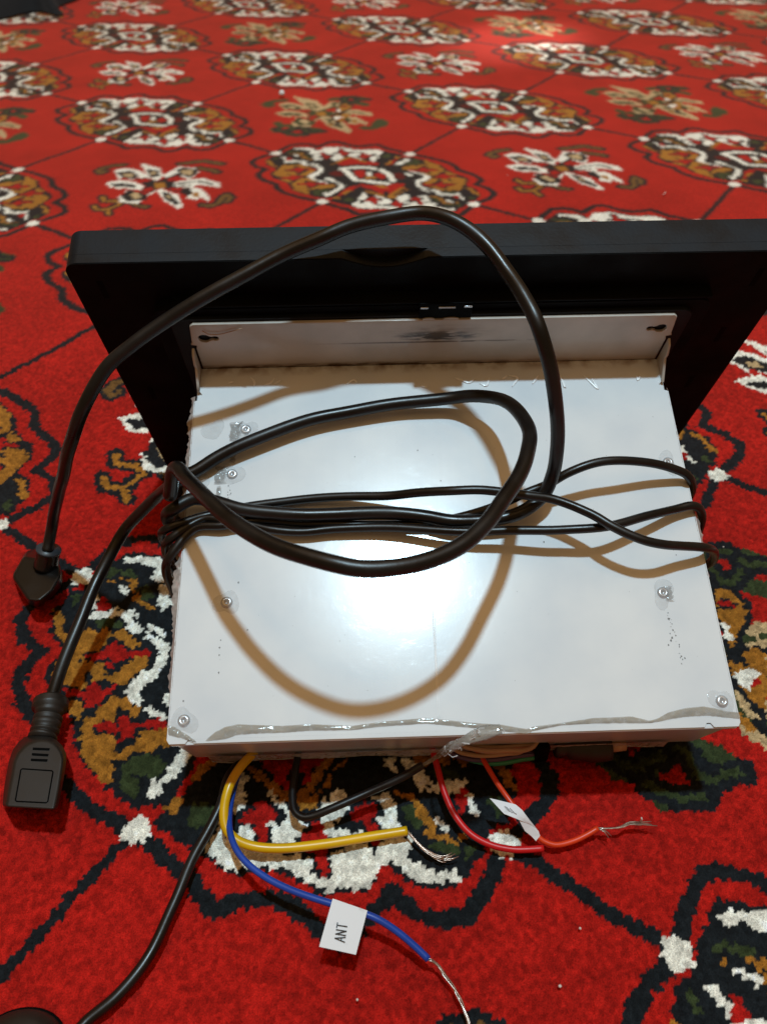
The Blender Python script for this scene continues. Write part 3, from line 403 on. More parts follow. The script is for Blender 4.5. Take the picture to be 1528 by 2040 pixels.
["k",9,[[-15.6,-62.3],[-8.8,-66.1],[-3.8,-63.8],[-0.7,-60.6],[-0.7,-54.6],[-0.1,-48.2]]],
["k",8,[[-0.7,-60.6],[3.7,-64.6],[8.3,-67.2]]],
["y",3.2,[[-23.9,-46.7],[-16.7,-51.4],[-13.0,-49.5],[-8.0,-46.1],[-2.7,-47.5]]],
["y",3.2,[[-15.6,-62.3],[-8.8,-66.1],[-3.8,-63.8],[-0.7,-60.6],[-0.7,-54.6],[-0.1,-48.2]]],
["y",3,[[-0.7,-60.6],[3.7,-64.6],[8.3,-67.2]]],
["k",10,[[-65.1,14.0],[-71.3,6.9],[-73.9,-1.1],[-72.8,-8.8],[-66.1,-11.2],[-65.9,-6.9]]],
["o",4,[[-65.1,14.0],[-71.3,6.9],[-73.9,-1.1],[-72.8,-8.8],[-66.1,-11.2],[-65.9,-6.9]]],
["k",10,[[-24.6,43.4],[-20.8,48.3],[-15.5,55.3],[-10.5,61.6],[-2.1,62.9],[6.0,64.5]]],
["o",4,[[-24.6,43.4],[-20.8,48.3],[-15.5,55.3],[-10.5,61.6],[-2.1,62.9],[6.0,64.5]]],
["k",10,[[-3.1,46.4],[5.1,47.7],[11.8,49.4],[16.4,48.2]]],
["o",4,[[-3.1,46.4],[5.1,47.7],[11.8,49.4],[16.4,48.2]]],
["k",10,[[56.0,-11.4],[63.4,-8.8],[64.6,-2.0],[59.7,6.8],[57.4,15.2],[64.4,12.4],[67.2,4.5]]],
["o",4,[[56.0,-11.4],[63.4,-8.8],[64.6,-2.0],[59.7,6.8],[57.4,15.2],[64.4,12.4],[67.2,4.5]]],
["k",10,[[21.0,-40.8],[14.2,-43.0],[6.4,-41.2]]],
["o",4,[[21.0,-40.8],[14.2,-43.0],[6.4,-41.2]]],
["w",0,[[-55.9,25.4],[-33.0,26.3],[-16.5,15.1],[-12.6,4.3],[-20.1,4.6],[-36.3,12.9]]],
["k",0,[[-41.6,18.8],[-28.7,21.5],[-17.1,11.9],[-23.0,6.2]]],
["n",0,[[-33.5,16.3],[-28.3,17.8],[-23.5,13.3],[-26.5,11.2]]],
["w",0,[[-16.5,15.1],[-20.2,37.8],[-6.8,43.9],[3.4,39.5],[7.2,28.3],[8.5,21.1],[-1.3,22.6],[-9.2,26.9],[-9.4,11.7]]],
["k",0,[[-16.9,30.3],[-15.5,39.1],[-1.8,42.5],[5.1,35.3],[5.9,24.4],[-4.7,25.0]]],
["n",0,[[-12.6,31.5],[-4.8,40.6],[2.4,29.8],[-4.8,27.0]]],
["w",0,[[2.0,8.7],[10.5,23.8],[16.7,30.6],[37.2,29.7],[43.4,23.0],[32.6,20.1],[21.9,16.9],[25.2,8.7],[13.2,4.5],[7.5,3.3]]],
["k",3,[[7.1,8.3],[10.7,14.1],[15.2,19.0]]],
["k",3,[[18.0,22.1],[23.7,24.6],[32.4,23.9]]],
["k",2.5,[[11.7,6.1],[18.6,12.0]]],
["w",0,[[23.8,7.8],[30.8,12.4],[50.5,3.0],[55.1,-3.6],[43.3,-0.5],[44.9,-8.0],[35.3,-9.6],[32.2,-1.8]]],
["k",0,[[16.4,2.8],[22.2,8.4],[33.6,0.2],[33.9,-6.7],[22.9,-3.6]]],
["y",0,[[31.3,1.4],[35.4,5.4],[41.9,-1.4],[39.3,-4.5]]],
["w",0,[[3.4,-11.0],[3.1,-6.2],[11.9,-7.9],[25.4,-8.8],[44.4,-22.7],[45.6,-27.8],[24.9,-23.9]]],
["k",0,[[8.2,-10.4],[15.0,-9.1],[39.3,-20.5],[38.4,-24.4],[22.7,-21.3]]],
["n",0,[[16.1,-13.6],[19.6,-13.1],[26.7,-16.8],[22.8,-17.7]]],
["w",0,[[3.3,-9.8],[7.5,-28.2],[10.5,-39.6],[-3.1,-46.3],[-13.9,-37.7],[-12.3,-31.6],[-17.9,-26.6],[-14.6,-21.9],[-7.7,-26.1],[4.9,-31.2],[2.2,-14.4]]],
["k",0,[[-12.8,-37.2],[-17.2,-22.5],[1.2,-24.2],[2.9,-19.7],[11.7,-31.1],[0.6,-41.8]]],
["n",0,[[-9.1,-31.1],[-8.6,-23.9],[3.8,-29.3],[2.4,-35.5]]],
["w",0,[[-46.2,-24.1],[-40.3,-13.0],[-25.6,-8.4],[-14.6,-10.2],[-8.1,-17.5],[-16.9,-20.9],[-23.9,-22.2],[-25.9,-26.9],[-35.5,-28.2]]],
["k",0,[[-41.7,-23.5],[-32.0,-15.2],[-25.3,-19.7],[-31.9,-26.0]]],
["k",0,[[-30.7,-15.6],[-23.1,-11.7],[-16.0,-16.7],[-23.9,-20.2]]],
["w",0,[[-61.2,-1.0],[-57.7,8.4],[-51.7,11.0],[-32.8,9.7],[-23.3,6.5],[-24.7,2.1],[-34.5,-0.2],[-30.3,-6.3],[-43.3,-6.9],[-40.3,-13.0],[-54.4,-4.8]]],
["k",0,[[-56.3,-2.6],[-48.6,6.5],[-35.3,3.8],[-30.1,-4.2],[-43.7,-7.5]]],
["n",0,[[-48.8,-1.2],[-41.8,3.4],[-36.2,-1.6],[-42.9,-5.0]]],
["k",0,[[-31.5,-3.0],[-26.9,4.1],[-11.7,3.5],[-11.0,12.1],[-9.2,26.9],[-1.3,22.6],[-0.5,12.4],[7.4,4.5],[17.6,3.6],[25.1,-1.6],[16.1,-6.3],[5.8,-4.3],[1.0,-7.5],[3.0,-15.1],[-2.9,-22.8],[-9.0,-19.4],[-11.2,-10.6],[-18.2,-7.4]]],
["y",0,[[-11.8,-0.5],[-4.5,5.7],[4.6,-2.5],[-1.4,-8.6]]],
["r",0,[[-30.1,-2.6],[-23.8,3.5],[-17.0,-0.0],[-22.1,-6.1]]],
["r",0,[[-8.3,11.2],[-5.5,22.5],[-0.2,18.5],[-2.4,9.0]]],
["r",0,[[-8.4,-17.7],[-6.7,-8.1],[1.0,-12.1],[-3.1,-19.9]]],
["r",0,[[7.4,-1.2],[15.0,4.5],[21.4,-0.2],[14.9,-4.6]]]],
't':[
["e",9,[[-23.9,-46.7],[-16.7,-51.4],[-13.0,-49.5],[-8.0,-46.1],[-2.7,-47.5]]],
["e",9,[[-15.6,-62.3],[-8.8,-66.1],[-3.8,-63.8],[-0.7,-60.6],[-0.7,-54.6],[-0.1,-48.2]]],
["e",8,[[-0.7,-60.6],[3.7,-64.6],[8.3,-67.2]]],
["e",10,[[-65.1,14.0],[-71.3,6.9],[-73.9,-1.1],[-72.8,-8.8],[-66.1,-11.2],[-65.9,-6.9]]],
["e",4,[[-65.1,14.0],[-71.3,6.9],[-73.9,-1.1],[-72.8,-8.8],[-66.1,-11.2],[-65.9,-6.9]]],
["e",10,[[-24.6,43.4],[-20.8,48.3],[-15.5,55.3],[-10.5,61.6],[-2.1,62.9],[6.0,64.5]]],
["e",4,[[-24.6,43.4],[-20.8,48.3],[-15.5,55.3],[-10.5,61.6],[-2.1,62.9],[6.0,64.5]]],
["e",10,[[-3.1,46.4],[5.1,47.7],[11.8,49.4],[16.4,48.2]]],
["e",4,[[-3.1,46.4],[5.1,47.7],[11.8,49.4],[16.4,48.2]]],
["e",10,[[56.0,-11.4],[63.4,-8.8],[64.6,-2.0],[59.7,6.8],[57.4,15.2],[64.4,12.4],[67.2,4.5]]],
["e",4,[[56.0,-11.4],[63.4,-8.8],[64.6,-2.0],[59.7,6.8],[57.4,15.2],[64.4,12.4],[67.2,4.5]]],
["e",10,[[21.0,-40.8],[14.2,-43.0],[6.4,-41.2]]],
["e",4,[[21.0,-40.8],[14.2,-43.0],[6.4,-41.2]]],
["n",0,[[-66.6,29.7],[-34.6,30.9],[-11.5,15.2],[-6.0,0.1],[-16.5,0.5],[-39.2,12.2]]],
["e",0,[[-41.6,18.8],[-28.7,21.5],[-17.1,11.9],[-23.0,6.2]]],
["n",0,[[-33.5,16.3],[-28.3,17.8],[-23.5,13.3],[-26.5,11.2]]],
["n",0,[[-16.5,15.1],[-20.2,37.8],[-6.8,43.9],[3.4,39.5],[7.2,28.3],[8.5,21.1],[-1.3,22.6],[-9.2,26.9],[-9.4,11.7]]],
["e",0,[[-16.9,30.3],[-15.5,39.1],[-1.8,42.5],[5.1,35.3],[5.9,24.4],[-4.7,25.0]]],
["n",0,[[-12.6,31.5],[-4.8,40.6],[2.4,29.8],[-4.8,27.0]]],
["n",0,[[2.0,8.7],[10.5,23.8],[16.7,30.6],[37.2,29.7],[43.4,23.0],[32.6,20.1],[21.9,16.9],[25.2,8.7],[13.2,4.5],[7.5,3.3]]],
["e",3,[[7.1,8.3],[10.7,14.1],[15.2,19.0]]],
["e",3,[[18.0,22.1],[23.7,24.6],[32.4,23.9]]],
["e",2.5,[[11.7,6.1],[18.6,12.0]]],
["n",0,[[23.8,7.8],[30.8,12.4],[50.5,3.0],[55.1,-3.6],[43.3,-0.5],[44.9,-8.0],[35.3,-9.6],[32.2,-1.8]]],
["e",0,[[16.4,2.8],[22.2,8.4],[33.6,0.2],[33.9,-6.7],[22.9,-3.6]]],
["y",0,[[31.3,1.4],[35.4,5.4],[41.9,-1.4],[39.3,-4.5]]],
["n",0,[[-4.3,-9.2],[-4.7,-2.5],[7.6,-4.9],[26.5,-6.1],[53.1,-25.6],[54.8,-32.7],[25.8,-27.3]]],
["e",0,[[8.2,-10.4],[15.0,-9.1],[39.3,-20.5],[38.4,-24.4],[22.7,-21.3]]],
["n",0,[[16.1,-13.6],[19.6,-13.1],[26.7,-16.8],[22.8,-17.7]]],
["n",0,[[3.3,-9.8],[7.5,-28.2],[10.5,-39.6],[-3.1,-46.3],[-13.9,-37.7],[-12.3,-31.6],[-17.9,-26.6],[-14.6,-21.9],[-7.7,-26.1],[4.9,-31.2],[2.2,-14.4]]],
["e",0,[[-12.8,-37.2],[-17.2,-22.5],[1.2,-24.2],[2.9,-19.7],[11.7,-31.1],[0.6,-41.8]]],
["n",0,[[-9.1,-31.1],[-8.6,-23.9],[3.8,-29.3],[2.4,-35.5]]],
["n",0,[[-46.2,-24.1],[-40.3,-13.0],[-25.6,-8.4],[-14.6,-10.2],[-8.1,-17.5],[-16.9,-20.9],[-23.9,-22.2],[-25.9,-26.9],[-35.5,-28.2]]],
["e",0,[[-41.7,-23.5],[-32.0,-15.2],[-25.3,-19.7],[-31.9,-26.0]]],
["e",0,[[-30.7,-15.6],[-23.1,-11.7],[-16.0,-16.7],[-23.9,-20.2]]],
["n",0,[[-61.2,-1.0],[-57.7,8.4],[-51.7,11.0],[-32.8,9.7],[-23.3,6.5],[-24.7,2.1],[-34.5,-0.2],[-30.3,-6.3],[-43.3,-6.9],[-40.3,-13.0],[-54.4,-4.8]]],
["e",0,[[-56.3,-2.6],[-48.6,6.5],[-35.3,3.8],[-30.1,-4.2],[-43.7,-7.5]]],
["n",0,[[-48.8,-1.2],[-41.8,3.4],[-36.2,-1.6],[-42.9,-5.0]]],
["e",0,[[-31.5,-3.0],[-26.9,4.1],[-11.7,3.5],[-11.0,12.1],[-9.2,26.9],[-1.3,22.6],[-0.5,12.4],[7.4,4.5],[17.6,3.6],[25.1,-1.6],[16.1,-6.3],[5.8,-4.3],[1.0,-7.5],[3.0,-15.1],[-2.9,-22.8],[-9.0,-19.4],[-11.2,-10.6],[-18.2,-7.4]]],
["y",0,[[-11.8,-0.5],[-4.5,5.7],[4.6,-2.5],[-1.4,-8.6]]],
["r",0,[[-30.1,-2.6],[-23.8,3.5],[-17.0,-0.0],[-22.1,-6.1]]],
["r",0,[[-8.3,11.2],[-5.5,22.5],[-0.2,18.5],[-2.4,9.0]]],
["r",0,[[-8.4,-17.7],[-6.7,-8.1],[1.0,-12.1],[-3.1,-19.9]]],
["r",0,[[7.4,-1.2],[15.0,4.5],[21.4,-0.2],[14.9,-4.6]]],
["k",10,[[-17.2,56.7],[-9.1,62.8],[-2.1,59.8],[0.6,52.7],[-0.7,45.0],[-5.2,41.9],[-10.7,48.0],[-16.4,54.2]]],
["e",3,[[-17.2,56.7],[-9.1,62.8],[-2.1,59.8],[0.6,52.7],[-0.7,45.0],[-5.2,41.9],[-10.7,48.0],[-16.4,54.2]]],
["k",10,[[-13.7,-59.9],[-7.3,-64.0],[-2.1,-61.7],[-1.2,-56.0],[2.7,-52.7],[4.0,-46.5]]],
["e",3,[[-13.7,-59.9],[-7.3,-64.0],[-2.1,-61.7],[-1.2,-56.0],[2.7,-52.7],[4.0,-46.5]]],
["k",10,[[5.1,-46.4],[10.9,-45.8],[14.5,-50.5],[18.7,-52.7],[23.5,-48.1],[28.9,-41.9]]],
["e",3,[[5.1,-46.4],[10.9,-45.8],[14.5,-50.5],[18.7,-52.7],[23.5,-48.1],[28.9,-41.9]]],
["k",10,[[2.2,-65.1],[8.1,-64.8],[13.5,-64.8],[20.4,-59.5]]],
["e",3,[[2.2,-65.1],[8.1,-64.8],[13.5,-64.8],[20.4,-59.5]]],
["k",10,[[-2.1,59.8],[2.9,59.2],[8.3,63.8]]],
["e",3,[[-2.1,59.8],[2.9,59.2],[8.3,63.8]]],
["k",0,[[-9.9,37.8],[-3.0,42.5],[7.2,39.9],[12.0,28.8],[12.4,13.7],[20.9,17.8],[31.7,-22.9],[26.6,-21.5],[15.8,-10.8],[4.2,11.4]]],
["y",0,[[-6.7,37.1],[-0.5,40.3],[8.4,33.5],[9.8,24.7],[8.8,14.6],[9.1,8.1],[0.7,21.1],[-2.6,27.8]]],
["k",0,[[-4.0,32.3],[-0.7,35.0],[3.7,33.9],[4.3,29.8],[-1.4,27.7]]],
["r",0,[[-2.8,31.3],[-0.4,33.9],[3.7,33.0],[3.5,30.6],[-1.3,29.2]]],
["w",0,[[0.7,21.1],[3.5,21.2],[9.1,15.6],[4.9,12.8]]],
["y",0,[[10.1,4.7],[14.1,4.2],[17.2,4.7],[13.0,9.9],[16.7,14.1],[21.6,15.0],[28.1,-9.2],[23.2,-11.0],[17.3,-6.8],[12.5,-3.2]]],
["w",0,[[12.9,-2.9],[15.3,1.9],[18.7,5.0],[22.7,-0.1],[20.3,-6.3],[16.0,-6.1]]],
["r",0,[[19.1,-0.2],[21.9,0.9],[23.1,-1.3],[20.2,-4.1]]],
["y",0,[[20.3,-18.8],[24.3,-20.3],[27.4,-22.4],[25.6,-25.0],[20.9,-22.6]]],
["n",0,[[16.3,-10.5],[20.3,-10.0],[23.1,-12.5],[28.2,-18.3],[24.6,-18.0],[20.0,-16.1]]]]
}
SU, SV, RES = META['SU'], META['SV'], .6
KEYS = ' RrkwyedNo'.replace('N', 'n')
CI = {c: i for i, c in enumerate(KEYS)}
PAL = np.array([lin(*c)[:3] for c in ((170, 26, 19), (172, 26, 19), (164, 24, 19), (24, 29, 32), (238, 233, 218), (160, 104, 36), (52, 62, 36), (84, 20, 20), (186, 158, 116), (108, 76, 38))])
def raster(motif):
    nu, nv = int(SU/RES), int(SV/RES)
    gu = (np.arange(nu)+.5)*RES-nu*RES/2; gv = (np.arange(nv)+.5)*RES-nv*RES/2
    G = np.zeros((nu, nv), np.int8)
    def win(p, r):
        i0, i1 = np.searchsorted(gu, [p[:, 0].min()-r, p[:, 0].max()+r]); j0, j1 = np.searchsorted(gv, [p[:, 1].min()-r, p[:, 1].max()+r])
        return slice(i0, i1), slice(j0, j1)
    def fillp(p, c):
        p = np.asarray(p, float); si, sj = win(p, 0)
        X, Y = np.meshgrid(gu[si], gv[sj], indexing='ij'); ins = np.zeros(X.shape, bool); x1, y1 = p[-1]
        for x2, y2 in p:
            ins ^= ((y1 > Y) != (y2 > Y)) & (X < (x2-x1)*(Y-y1)/(y2-y1+1e-9)+x1); x1, y1 = x2, y2
        G[si, sj][ins] = CI[c]
    def stroke(p, w, c):
        p = np.asarray(p, float); r = w/2; si, sj = win(p, r)
        X, Y = np.meshgrid(gu[si], gv[sj], indexing='ij'); D = np.full(X.shape, 1e9)
        for A, B in zip(p[:-1], p[1:]):
            d = B-A; t = np.clip(((X-A[0])*d[0]+(Y-A[1])*d[1])/(d@d+1e-9), 0, 1); D = np.minimum(D, np.hypot(X-A[0]-t*d[0], Y-A[1]-t*d[1]))
        G[si, sj][D < r] = CI[c]
    order = [motif]
    if motif == 'gul':
        stroke([[-SU, 0], [SU, 0]], 4.6, 'k'); stroke([[0, -SV], [0, SV]], 4.6, 'k'); order = ['gB', 'vB', 'gI', 'vI', 'g', 'v', 'c']
        for B in ('gB', 'vB'):
            for l in PAT[B]:
                for s in (1, -1): fillp(np.vstack([np.array(l[2])*s, [[0, 0]]]), 'R')
    for mo in order:
        for c, w, p in PAT[mo]:
            for s in ((1,) if mo in 'cst' else (1, -1)):
                q = np.array(p)*s
                if w: stroke(q, w if mo not in ('gB', 'vB') else 5.4, c)
                else: fillp(q, c)
    if motif == 'gul':
        for d in ([-META['a'], 0], [META['a'], 0], [0, META['b']], [0, -META['b']]):
            stroke([d, [d[0]+.01, d[1]]], 9.6, 'w')
    return G
GUL, STAR, TAN = raster('gul'), raster('s'), raster('t')
th, sk = META['th'], META['sk']
BM = np.linalg.inv(np.array([[math.cos(th), math.cos(th+math.pi/2+sk)], [math.sin(th), math.sin(th+math.pi/2+sk)]]))
def code(x, y):
    fx, fy = x-META['O'][0], y-META['O'][1]
    u = BM[0, 0]*fx+BM[0, 1]*fy; v = BM[1, 0]*fx+BM[1, 1]*fy
    nu, nv = GUL.shape
    def samp(G, a, b):
        return G[np.clip(((a+nu*RES/2)/RES).astype(np.int32), 0, nu-1), np.clip(((b+nv*RES/2)/RES).astype(np.int32), 0, nv-1)]
    c = samp(GUL, u-np.round(u/SU)*SU, v-np.round(v/SV)*SV)
    ci, cj = np.floor(u/SU), np.floor(v/SV); a, b = u-(ci+.5)*SU, v-(cj+.5)*SV
    s = np.where((ci+cj) % 2 != 0, samp(STAR, a, b), samp(TAN, a, b))
    return np.where(s != 0, s, c)
def h2(i, j, k):
    n = (i.astype(np.int64)*374761393+j.astype(np.int64)*668265263+k*2147483647) & 0x7fffffff
    n = ((n ^ (n >> 13))*1274126177) & 0x7fffffff; n = n ^ (n >> 16)
    return (n & 0xffff)/65535.
PITCH = 1.45
def tufts(x, y):
    """nearest pile tuft: distance (in pitches), its centre and a random number"""
    gi, gj = np.floor(x/PITCH), np.floor(y/PITCH); best = np.full(x.shape, 9., np.float32); second = best.copy()
    bx = np.zeros_like(x); by = np.zeros_like(y); br = np.zeros_like(x)
    for di in (-1, 0, 1):
        for dj in (-1, 0, 1):
            i, j = gi+di, gj+dj; px = (i+.5+.8*(h2(i, j, 1)-.5))*PITCH; py = (j+.5+.8*(h2(i, j, 2)-.5))*PITCH
            d = np.hypot(px-x, py-y)/PITCH; mk = d < best
            second = np.where(mk, best, np.minimum(second, d)); best = np.where(mk, d, best)
            bx = np.where(mk, px, bx); by = np.where(mk, py, by); br = np.where(mk, h2(i, j, 3), br)
    return best, second, bx, by, br
def vnoise(x, y, s):
    x, y = x/s, y/s; i, j = np.floor(x), np.floor(y); a, b = x-i, y-j; a = a*a*(3-2*a); b = b*b*(3-2*b)
    return (h2(i, j, 5)*(1-a)+h2(i+1, j, 5)*a)*(1-b)+(h2(i, j+1, 5)*(1-a)+h2(i+1, j+1, 5)*a)*b
def build_carpet():
    ys = [20.0]; 
    while ys[-1] < 2600:
        y = ys[-1]; ys.append(y+(.62 if y < 330 else .62+(y-330)*.0042 if y < 1500 else 5.5+(y-1500)*.08))
    ys = np.array([-1500, -900, -500, -250, -100, -40, 0, 12]+ys+[3000, 3600, 4500]); 
    core = np.linspace(-1, 1, 860); half = np.clip(205+.30*np.maximum(ys-60, 0), 205, 1300)
    ext = np.array([1.03, 1.08, 1.2, 1.5, 2.2, 4, 8]); cols = np.r_[-ext[::-1], core, ext]
    X = half[:, None]*cols[None, :]; Y = np.repeat(ys[:, None], len(cols), 1)
    nr, nc = X.shape
    dy = np.gradient(ys); fine = np.clip(1.15-(dy-.6)/1.6, 0, 1)[:, None]*(np.abs(cols) <= 1)[None, :]
    x, y = X.ravel(), Y.ravel(); fine = fine.ravel()
    # rows wobble a little so the grid never shows
    x = x+(h2(np.arange(x.size), np.zeros(x.size), 9)-.5)*.25*fine
    wx = (vnoise(x, y, 7)-.5)*1.5; wy = (vnoise(x+900, y+333, 7)-.5)*1.5
    d, d2, bx, by, br = tufts(x, y)
    edge = np.clip((d2-d)/.35, 0, 1)
    z = fine*((1-np.clip(d, 0, 1)**2)*1.25*(.5+.5*edge)+(br-.5)*.6)+(vnoise(x, y, 26)-.5)*.9+(vnoise(x, y, 4.5)-.5)*.6*fine+(vnoise(x+50, y, 2.6)-.5)*.9*fine-1.3
    wx2 = (vnoise(bx, by, 7)-.5)*1.5; wy2 = (vnoise(bx+900, by+333, 7)-.5)*1.5
    jt = h2(np.floor(bx*50), np.floor(by*50), 21)-.5; ju = h2(np.floor(bx*50), np.floor(by*50), 23)-.5
    colf = PAL[code(bx+wx2+jt*.7, by+wy2+ju*.7)]*(.68+.56*br)[:, None]
    # farther rows: average several samples of the pattern under each vertex
    far = np.zeros((x.size, 3)); DY = np.repeat(dy[:, None], nc, 1).ravel(); DX = np.repeat((half*2/860)[:, None], nc, 1).ravel()
    for k in range(6):
        jx, jy = (h2(np.arange(x.size), np.full(x.size, k), 11)-.5), (h2(np.arange(x.size), np.full(x.size, k), 13)-.5)
        far += PAL[code(x+wx*.7+jx*(DX*1.2+2.2), y+wy*.7+jy*(DY*1.1+2.2))]
    far /= 6; f = np.clip(fine, 0, 1)[:, None]
    c = colf*f+far*(1-f)
    c *= (1+.22*(vnoise(x, y, 46)-.5)+.12*(vnoise(x, y, 13)-.5)+.40*fine*(vnoise(x, y, 1.7)-.5))[:, None]
    c *= (.80+.20*np.clip(1.25-d*.9, 0, 1)*fine+.20*(1-fine))[:, None] if False else 1
    me = bpy.data.meshes.new("carpet"); me.vertices.add(x.size); me.vertices.foreach_set("co", np.stack([x, y, z], 1).astype(np.float32).ravel()*.001)
    a = (np.arange(nr-1)[:, None]*nc+np.arange(nc-1)[None, :]).ravel(); q = np.stack([a, a+1, a+nc+1, a+nc], 1).astype(np.int32)
    me.loops.add(q.size); me.loops.foreach_set("vertex_index", q.ravel()); me.polygons.add(len(q))
    me.polygons.foreach_set("loop_start", np.arange(0, q.size, 4, dtype=np.int32)); me.polygons.foreach_set("loop_total", np.full(len(q), 4, np.int32))
    me.polygons.foreach_set("use_smooth", np.ones(len(q), bool))
    at = me.color_attributes.new("yarn", 'FLOAT_COLOR', 'POINT'); at.data.foreach_set("color", np.c_[np.clip(c, 0, 1), np.ones(x.size)].astype(np.float32).ravel())
    me.update(); me.validate()
    o = bpy.data.objects.new("carpet", me); COL.objects.link(o)
    t = NT("carpet_yarn"); v = t.n('ShaderNodeVertexColor', layer_name="yarn"); tc = t.n('ShaderNodeTexCoord')
    n = t.noise(1900, 3, vec=tc.outputs['Object']); hs = t.n('ShaderNodeHueSaturation'); t.l(v.outputs[0], hs.inputs['Color'])
    t.l(t.ramp(n.outputs[0], [(.25, .62), (.75, 1.38)]).outputs[0], hs.inputs['Value']); t.l(hs.outputs[0], t.b.inputs['Base Color'])
    t.set(Roughness=.95, Specular_IOR_Level=.08)
    sh = t.n('ShaderNodeBsdfSheen'); sh.inputs['Roughness'].default_value = .45; up = t.n('ShaderNodeCombineXYZ'); up.inputs[2].default_value = 1; t.l(up.outputs[0], sh.inputs['Normal'])
    ad = t.n('ShaderNodeAddShader'); t.l(t.b.outputs[0], ad.inputs[0]); t.l(sh.outputs[0], ad.inputs[1]); t.l(ad.outputs[0], t.out.inputs['Surface'])
    gm = t.n('ShaderNodeGamma'); gm.inputs[1].default_value = .42; t.l(v.outputs[0], gm.inputs[0]); t.l(t.mix(.3, gm.outputs[0], (1, .62, .52, 1)), sh.inputs['Color'])
    t.bump(n.outputs[0], .7, .0008); me.materials.append(t.m)
    return tag(o, "red carpet with rows of octagonal medallions, tan and white stars and dark grid lines", "carpet", kind='structure')
build_carpet()

# ------------------------------------------------------------------ the car monitor with its metal chassis
BX = DATA['box']; W_, Y_, N_ = (Vector(BX[k]) for k in ('W', 'Yv', 'N'))
unit = thing("car_monitor", "black flat screen seen from behind with white tape-covered metal chassis box", "monitor")
mw = Matrix((W_, Y_, N_)).transposed().to_4x4(); mw.translation = V3(BX['o']); unit.matrix_world = mw
WD, DEP, HT = 178, 138.2, 38
# chassis body: folded sheet-metal box
body = box("chassis", (0.6, WD-.6, -DEP+.8, -.5, -HT, -1.05), M_white, unit, .8, 3)
lid = prism("top_plate", [(1.2, 0), (WD-1.2, 0), (WD-1.2, -9.5), (WD-3.0, -11.5), (WD-1.6, -14), (WD, -14.5), (WD, -DEP+1.2), (WD-.8, -DEP), (169.5, -DEP), (168.6, -DEP+1.3), (167.4, -DEP+1.3), (166.6, -DEP), (8.4, -DEP), (7.6, -DEP+1.2), (6.6, -DEP+1.2), (5.8, -DEP), (.8, -DEP), (0, -DEP+1.2), (0, -14.5), (1.6, -14), (2.8, -11.5), (1.2, -9.5)], M_white, unit, 'z', -1.0, 0, bev=.35)
lip = prism("front_lip", [(1.0, -2.6), (WD-1.0, -2.6), (WD-1.0, -.6), (1.0, -.6)], M_white, unit, 'y', -DEP-.35, -DEP+1.2, bev=.3)
# rear flange with keyholes and side ears
def keyhole(x, z, s):
    big = [(x+2.15*math.cos(a), z+2.15*math.sin(a)) for a in np.linspace(math.radians(35), math.radians(325), 18)]
    sm = [(x+3.9+1.25*math.cos(a), z+1.25*math.sin(a)) for a in np.linspace(math.radians(-140), math.radians(140), 12)]
    pts = big+sm
    if s < 0: pts = [(2*x-p[0], p[1]) for p in pts][::-1]
    return pts
fo = [(3.4, .02), (WD-3.4, .02), (WD-3.4, 15.6), (WD-2.9, 16.2), (WD-2.3, 15.0), (WD-.6, 15.0), (WD-1.0, 15.4), (WD-3.2, 25.6), (WD-4.2, 26.4)] if False else \
     [(2.6, .02), (WD-2.6, .02), (WD-2.6, 12.6), (WD-3.2, 14.2), (WD-1.0, 14.8), (WD-1.6, 15.2), (WD-2.8, 25.2), (WD-4.0, 26.2), (4.0, 26.2), (2.8, 25.2), (1.6, 15.2), (1.0, 14.8), (3.2, 14.2), (2.6, 12.6)]
flange = prism("rear_flange", fo, M_flange, unit, 'y', 0, 1.2, holes=[keyhole(6.6, 18.3, 1), keyhole(WD-6.6, 18.9, -1)], bev=.25)
for sx, nm in ((1.0, 0), (WD-2.0, 1)):
    prism("side_ear", [(-.05, 13.2), (-2.6, 12.2), (-4.4, 8.6), (-4.2, 6.5), (-11.0, .15), (-.05, .15)], M_flange, unit, 'x', sx, sx+1.0, bev=.25)
thr = tube("loose_thread", [Vector((p[0], -.6, p[1]))*.001 for p in ((7.0, 23.6), (8.6, 21.9), (12.6, 21.5), (16, 22.6), (21, 24.6))], .00018, M_bei, unit, 6)
# screen housing: back shell with a finger notch, front bezel, glass and the raised centre block
X0, X1, Z0, Z1 = -34.5, 213, -104, 48.5
def notch(o):
    out = []
    for p in o: out.append(p)
    return out
shell = rrect(X0, X1, Z0, Z1, 5, 8)
k = 8; arc = [(57+29*(i/16), Z1-4.2*math.sin(math.pi*i/16)) for i in range(17)][::-1]
full = list(shell); shell = shell[:k+1]+arc+shell[k+1:]
back = prism("back_shell", shell, M_screen_edge, unit, 'y', 8.5, 12.2, bev=.12)
cover = prism("back_cover", rrect(X0+.25, X1-.25, Z0+.25, Z1-4.3, 4.6, 8)[:0]+[(min(max(p[0], X0+.25), X1-.25), min(max(p[1], Z0+.25), Z1-.25) if not (56 < p[0] < 87 and p[1] > 0) else p[1]-.25) for p in shell], M_screen, unit, 'y', 8.2, 8.5)
rim = prism("front_bezel", full, M_screen_edge, unit, 'y', 12.2, 22.5, bev=.12)
glass = prism("screen_glass", rrect(X0+3, X1-3, Z0+3, Z1-3, 3, 5), plastic("dark_glass", lin(8, 8, 10), .08), unit, 'y', 22.5, 23.0, bev=.2)
block = prism("centre_block", rrect(-10, 187, -96, 30.5, 5, 6), M_screen, unit, 'y', 3.2, 8.5, bev=.9)
step = prism("block_ledge", rrect(-4, 181, -90, 27.2, 4, 6), M_screen_edge, unit, 'y', 1.3, 3.2, bev=.5)
box("ledge_rib", (-2, 186, 3.0, 8.6, 31.2, 32.2), M_screen, unit, .3)
